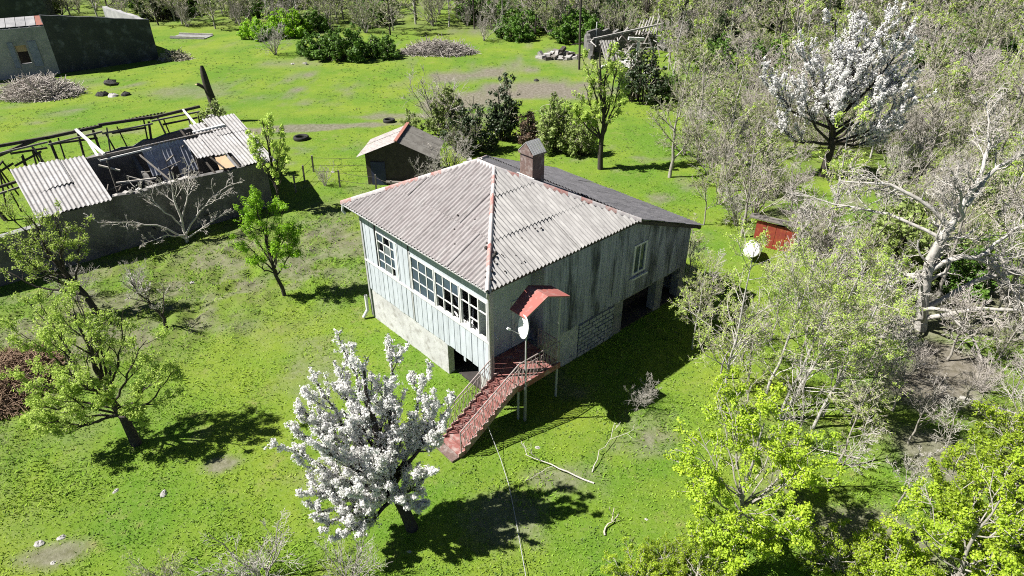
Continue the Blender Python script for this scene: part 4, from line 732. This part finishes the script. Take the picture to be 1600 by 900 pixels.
# bare bushes along the near edge and by the house
sh = [tree_meshes('bush%d' % i, 50+i, [([(0, 0, -.1), (a*.25, b_*.25, .5), (a*.6, b_*.6, 1.3), (a, b_, 2.3)], .035, .01) for a, b_ in zip(VR.normal(size=9)*.9, VR.normal(size=9)*.9)], [L(9, (25, 60), (.3, .6), .08, .5, 5, rmin=.009, t=(.15, 1)), L(7, (25, 60), (.35, .65), .06, .6, 4, max=.6, rmin=.0065)], M[b1], M[t1], M[lf] if lf else None, nl, .085, clump=(max(nl//4, 1), .1)) for i, (b1, t1, lf, nl) in enumerate((('bark_grey', 'twig_white', None, 0), ('twig_pink', 'twig_pink', None, 0), ('bark_grey', 'twig', 'leaf_pale', 800), ('bark_grey', 'twig', 'leaf_olive', 1000)))]
for px, py, k, s_, rt, lb in ((412, 905, 0, .78, 0, 'pale leafless bush below the white pear tree'), (266, 915, 2, .55, 1, 'small bush with pale buds on the near lawn'), (545, 915, 0, .6, 2, 'low pale leafless bush at the foot of the white pear'), (670, 292, 0, .95, 1, 'leafless bush in front of the garden shed'), (508, 290, 1, .5, 2, 'reddish leafless bush at the wire fence'), (685, 205, 1, 1.6, 0, 'large greyish leafless bush behind the garden shed'), (212, 455, 0, .55, 1.7, 'little leafless bush in the rough ground by the barn'), (430, 85, 0, 1.2, .4, 'grey leafless bush beside the bramble mound'), (1000, 632, 0, .45, .3, 'dry pale twigs sticking out of the house shadow'), (120, 470, 0, .6, 3, 'thin leafless bush under the olive-leaved tree'), (640, 262, 2, .6, 3, 'low budding bush at the shed door'), (705, 270, 0, .9, 2, 'leafless bush between the shed and the house roof'), (725, 245, 3, .9, 4, 'olive budding bush under the dark evergreen')):
    plant('bare_bush', lb, 'bush', sh[k], at_ground(px, py), rt, s_)
near_t = [bare('near_bare%d' % i, 120+i, h_, .055, .42, (12, 7, 6), 'bark_grey', tw, lf, nl, .06, .0095, ln_, cl=(max(nl//3, 1), .09)) for i, (h_, tw, lf, nl, ln_) in enumerate(((4.6, 'twig_white', None, 0, .6), (4.2, 'twig', 'leaf_pale', 1300, -.4), (3.6, 'twig_pink', None, 0, .3)))]
for i, (px, py, k, s_) in enumerate(((1100, 350, 1, .8), (1135, 300, 0, .9), (1200, 310, 0, 1.), (1235, 330, 2, 1.), (1075, 440, 1, .7), (1105, 530, 1, .8), (1230, 470, 0, .9), (1290, 440, 2, 1.), (1325, 500, 1, 1.), (1350, 585, 0, .9), (1250, 570, 1, .9), (1395, 640, 2, .8), (1330, 660, 1, .7), (1500, 640, 2, .6), (1560, 560, 0, .7), (1580, 620, 2, .6), (1585, 690, 0, .9), (1470, 720, 0, .6), (1400, 790, 0, .6), (1300, 760, 0, .6), (1092, 505, 0, .7), (1125, 590, 1, .75), (1165, 610, 0, .85), (1205, 530, 1, .9), (1060, 470, 0, .6), (1270, 520, 0, 1.), (1310, 590, 1, 1.), (1375, 540, 0, .9), (1160, 560, 2, .8), (1040, 430, 0, .55), (1150, 690, 1, .7), (1245, 705, 0, .75), (1310, 725, 1, .75), (1285, 650, 0, .9), (1420, 690, 2, .7))):
    plant('bare_tree', ('whitish leafless young tree reaching over the grass beside the house', 'budding young tree crowding the porch side of the house', 'pinkish leafless young tree among the fallen limbs')[k], 'tree', near_t[k], at_ground(px, py), i*1.3, s_, 'young leafless trees crowding the east side of the house')
# dense evergreen and bramble mounds
def mound(nm, seed, rx, ry, h, n, leaf, ls, nc=300):
    r = np.random.default_rng(seed); a = r.uniform(0, 6.28, 40); t = np.sqrt(r.uniform(0, 1, 40)); rt = []
    for i in range(40):
        x_, y_ = rx*t[i]*math.cos(a[i]), ry*t[i]*math.sin(a[i]); z_ = max(.3, h*(1-t[i]**2*.75)*r.uniform(.75, 1.1)); rt.append(([(x_*.45, y_*.45, -.1), (x_*.8, y_*.8, z_*.6), (x_, y_, z_)], .035, .012))
    return tree_meshes(nm, seed, rt, [L(7, (30, 75), (.25, .5), .05, max=.9, rmin=.014, t=(.25, 1))], M['bark'], M['twig'], M[leaf], n, ls, thick=0, wr=.75, clump=(nc, .22), low=.2)
mo = dict(dark=mound('evergreen', 61, 1.6, 1.3, 3.2, 4200, 'leaf_dark', .15), mid=mound('bramble', 62, 2.6, 1.6, 2.2, 8000, 'leaf_mid', .17, 420), olive=mound('olive_bush', 63, 1.5, 1.3, 2.8, 4500, 'leaf_olive', .15), column=mound('column', 64, .75, .75, 4.3, 5000, 'leaf_dark', .15, 260), brown=mound('brown_bush', 65, 1.2, 1.0, 2.4, 2600, 'leaf_brown', .13), bright=mound('bright_bush', 66, 1.6, 1.3, 1.6, 4500, 'leaf_bright', .14))
for px, py, k, s_, rt, lb in ((735, 235, 'dark', 1.15, 0, 'dark evergreen bush against the shed roof'), (788, 218, 'column', 1.1, 0, 'narrow dark conifer-like tree behind the chimney'), (825, 222, 'brown', 1.0, 1, 'brown dry bush next to the narrow dark tree'), (868, 232, 'olive', 1.2, 1, 'olive bush beside the brown dry bush'), (905, 240, 'olive', .9, 3, 'smaller olive bush at the foot of the forked tree'), (1000, 158, 'dark', 1.5, 2, 'dark glossy bush in front of the collapsed house'), (1040, 150, 'mid', .9, 1, 'green bush beside the dark glossy one'), (545, 92, 'mid', 1.5, 0, 'big green bramble mound at the meadow edge'), (600, 88, 'mid', 1.0, 2, 'lower bramble mound ending the green thicket'), (495, 88, 'mid', 1.1, 4, 'darker bramble mound before the bare wood'), (450, 55, 'bright', 2., 1, 'bright green mound between bare trees at the wood edge'), (400, 60, 'bright', 1.5, 2, 'small bright green mound at the end of the wood edge'), (700, 212, 'olive', 1.15, 4, 'bulky olive shrub between the shed and the narrow dark tree'), (645, 225, 'olive', .8, 2, 'bush growing through the shed roof ridge'), (1390, 430, 'olive', 1.3, 2, 'mossy green bush under the big pale tree'), (1500, 440, 'mid', .9, 1, 'ivy clump on the big pale tree roots'), (60, 30, 'olive', 2., 1, 'overgrown bush on the ruined house roof'), (1130, 110, 'mid', 1.2, 3, 'green bush by the far pale rubble'), (1180, 130, 'mid', 1.4, 5, 'green bush behind the blossom tree')):
    plant('shrub', lb, 'bush', mo[k], at_ground(px, py), rt, s_)
ex, ey = -14.2-.6706*6.4+.1, 35.6+.7418*6.4
plant('ivy_clump', 'olive ivy clump growing over the broken end wall of the barn', 'bush', mo['olive'], (ex, ey, 1.6), 0, 1.0)
plant('ivy_clump', 'second ivy clump low on the outside of the barn end wall', 'bush', mo['mid'], (ex+1.2, ey-.4, 0), 1, .62)
# dead stuff on the ground
def straw(nm, seed, n, rx, ry, h, ln, r_, m):
    r = np.random.default_rng(seed); a = r.uniform(0, 6.28, n); t = np.sqrt(r.uniform(0, 1, n)); c0 = np.stack([rx*t*np.cos(a), ry*t*np.sin(a), h*(1-t*t)*r.uniform(.1, 1, n)], 1); d = norm(r.normal(size=(n, 3))*np.array([1, 1, .45])); q = ln*r.uniform(.5, 1.2, (n, 1))
    P = np.stack([c0-d*q/2, c0+r.normal(size=(n, 3))*.05, c0+d*q/2], 1); P[:, :, 2] = np.maximum(P[:, :, 2], .02); V, F = tubes(P, np.full((n, 3), r_)*r.uniform(.6, 1.4, (n, 1)), 3); return qmesh(nm, V, F, M[m])
link('reed_heap', straw('reed_heap', 1, 2600, 1.9, 2.1, .9, 1.0, .014, 'straw'), None, 'flattened heap of brown dry reeds by the leafy fruit tree', 'reeds', loc=at_ground(8, 600))
link('brush_pile', straw('brush_pile', 2, 1800, 3.2, 2.0, 1.6, 2.0, .024, 'twig_pink'), None, 'wide pile of cut brushwood before the ruined house', 'brush pile', loc=at_ground(66, 148))
link('brush_pile', straw('brush_pile', 3, 500, 1.4, .8, .9, 1.3, .024, 'twig'), None, 'small brushwood heap beside the blackened gable wall', 'brush pile', loc=at_ground(275, 92))
link('brush_pile', straw('brush_pile', 4, 1500, 4.0, 1.8, 1.3, 1.8, .025, 'twig_pink'), None, 'long pinkish brushwood heap at the worn yard', 'brush pile', loc=at_ground(685, 82))
def fallen(label, seed, px, py, rt, ln, r_, m, n=4):
    roots = [([(0, 0, .05), (ln*.35, .1, .18), (ln*.7, -.05, .12), (ln, .1, .25)], r_, r_*.4)]
    ms_ = tree_meshes('fallen', seed, roots, [L(n, (30, 60), (.3, .6), .12, .5, 5, t=(.3, 1), rmin=.01), L(5, (30, 60), (.3, .6), .1, .5, 4, rmin=.007)], M[m], M[m]); e = thing('fallen_branch', label, 'branch', at_ground(px, py), rt)
    link('limb', ms_[0][1], e); link('twig_spray', ms_[1][1], e, kind='stuff')
fallen('whitish fallen branch with upright twigs below the stair', 71, 928, 757, R(152), 2.4, .03, 'twig_white', 5); fallen('long pale fallen pole pointing to the dish shadow', 72, 925, 740, R(62), 2.3, .018, 'twig_white', 1)
fallen('short forked stick lying on the lawn by the low bush', 73, 945, 838, R(60), .9, .03, 'twig', 1); fallen('dead leaning limb from the bare earth towards the bright bush', 74, 1500, 620, R(-40), 4.0, .09, 'bark_white', 3); fallen('pale fallen limb behind the ivy-clad tree', 75, 1345, 715, R(165), 2.6, .03, 'twig_white', 4)
fallen('fallen bare limb under the big pale tree', 76, 1290, 520, R(48), 3.4, .08, 'bark_grey', 6)
# the bare thicket and the wood: prototypes set out one by one
TK = [bare('thicket%d' % i, 80+i, h_, .09, sp, (9, 7, 6), bk, tw, lf, nl, .12, .017, ln_) for i, (h_, sp, bk, tw, lf, nl, ln_) in enumerate(((5.5, .5, 'bark_grey', 'twig', 'leaf_olive', 900, .4), (6.5, .42, 'bark_white', 'twig', 'leaf_pale', 900, -.5), (5., .55, 'bark_grey', 'twig_pink', None, 0, .3)))]
WD = [bare('wood%d' % i, 90+i, h_, .13, sp, (15, 8, 6), bk, tw, lf, nl, .17, .026, .3, t0=.1) for i, (h_, sp, bk, tw, lf, nl) in enumerate(((8.5, .42, 'bark_grey', 'twig', 'leaf_olive', 1800), (10, .34, 'bark_white', 'twig', 'leaf_pale', 2000), (7.5, .45, 'bark_grey', 'twig_pink', None, 0), (8, .42, 'bark', 'twig', 'leaf_olive', 2200)))]
fr = np.random.default_rng(55); placed = []
def free(x, y, d): return all((x-a)**2+(y-b_)**2 > d*d for a, b_ in placed)
def scatter(n, reg, d, fn):
    c_ = 0
    for _ in range(n*14):
        x, y = fr.uniform(reg[0], reg[1]), fr.uniform(reg[2], reg[3])
        if abs(x) > 14.6+.66*(y-11.4)+3 or not reg[4](x, y) or not free(x, y, d): continue
        placed.append((x, y)); fn(x, y, .55 if 13.5 < x < 25 and 15 < y < 25.5 else 1.); c_ += 1
        if c_ >= n: break
def in_thicket(x, y):
    if y < 47 and x < 10.2+.12*(y-30)+(0 if y > 27 else 3.2): return False
    if abs(x-.445*y) < 1.3 and 22 < y < 33.5: return False
    if y >= 47 and x < 12.5+.1*(y-47): return False
    if (x-20.5)**2+(y-40)**2 < 14 or (abs(x-.52*y) < 3.2 and 33 < y < 40): return False
    if y < 20 and x > 0: return x > 16.5
    return True
kinds = (('bare_tree', 'olive-twigged bare tree of the overgrown thicket', TK[0]), ('bare_tree', 'pale-trunked thicket tree with sparse spring leaves', TK[1]), ('bare_tree', 'pinkish leafless tree of the overgrown thicket', TK[2]))
bk_ = (('bare_bush', 'whitish leafless bush filling the thicket', sh[0]), ('bare_bush', 'pinkish leafless bush filling the thicket', sh[1]), ('bare_bush', 'budding pale green bush filling the thicket', sh[2]), ('bare_bush', 'olive budding bush filling the thicket', sh[3]))
def put(tab, probs, lo, hi, grp):
    def f(x, y, m_=1.):
        k = fr.choice(len(tab), p=probs); nm, lb, me = tab[k]; plant(nm, lb, 'tree' if 'tree' in nm else 'bush', me, (x, y, float(hz(x, y))-.05), fr.uniform(0, 6.28), fr.uniform(lo, hi)*m_, grp)
    return f
scatter(80, (12, 60, 20, 72, in_thicket), 2.3, put(kinds, (.38, .42, .2), .75, 1.15, 'bare trees of the thicket'))
scatter(170, (12, 50, 17, 62, in_thicket), 1.2, put(bk_, (.26, .24, .26, .24), .75, 1.25, 'leafless bushes of the thicket'))
wk = (('wood_tree', 'tall olive-twigged tree of the bare wood', WD[0]), ('wood_tree', 'tall pale-trunked tree of the bare wood', WD[1]), ('wood_tree', 'pinkish leafless tree of the bare wood', WD[2]), ('wood_tree', 'dark-trunked greening tree of the bare wood', WD[3]))
back = lambda x, y: (x > 20 and y > 66) or y > 80-.12*(x-5) if x > -8 else y > 84-.18*(x+8)
scatter(210, (-80, 80, 64, 122, back), 2.6, put(wk, (.36, .32, .12, .2), .75, 1.1, 'trees of the bare wood'))
us = (('undergrowth_bush', 'pinkish leafless bush at the foot of the wood', sh[1]), ('undergrowth_bush', 'olive budding bush at the foot of the wood', sh[3]), ('undergrowth_bush', 'green bramble at the foot of the wood', mo['mid']), ('undergrowth_bush', 'dark evergreen bush at the foot of the wood', mo['dark']))
scatter(150, (-72, 72, 62, 105, back), 1.9, put(us, (.4, .32, .18, .10), 1.0, 1.7, 'undergrowth along the wood'))
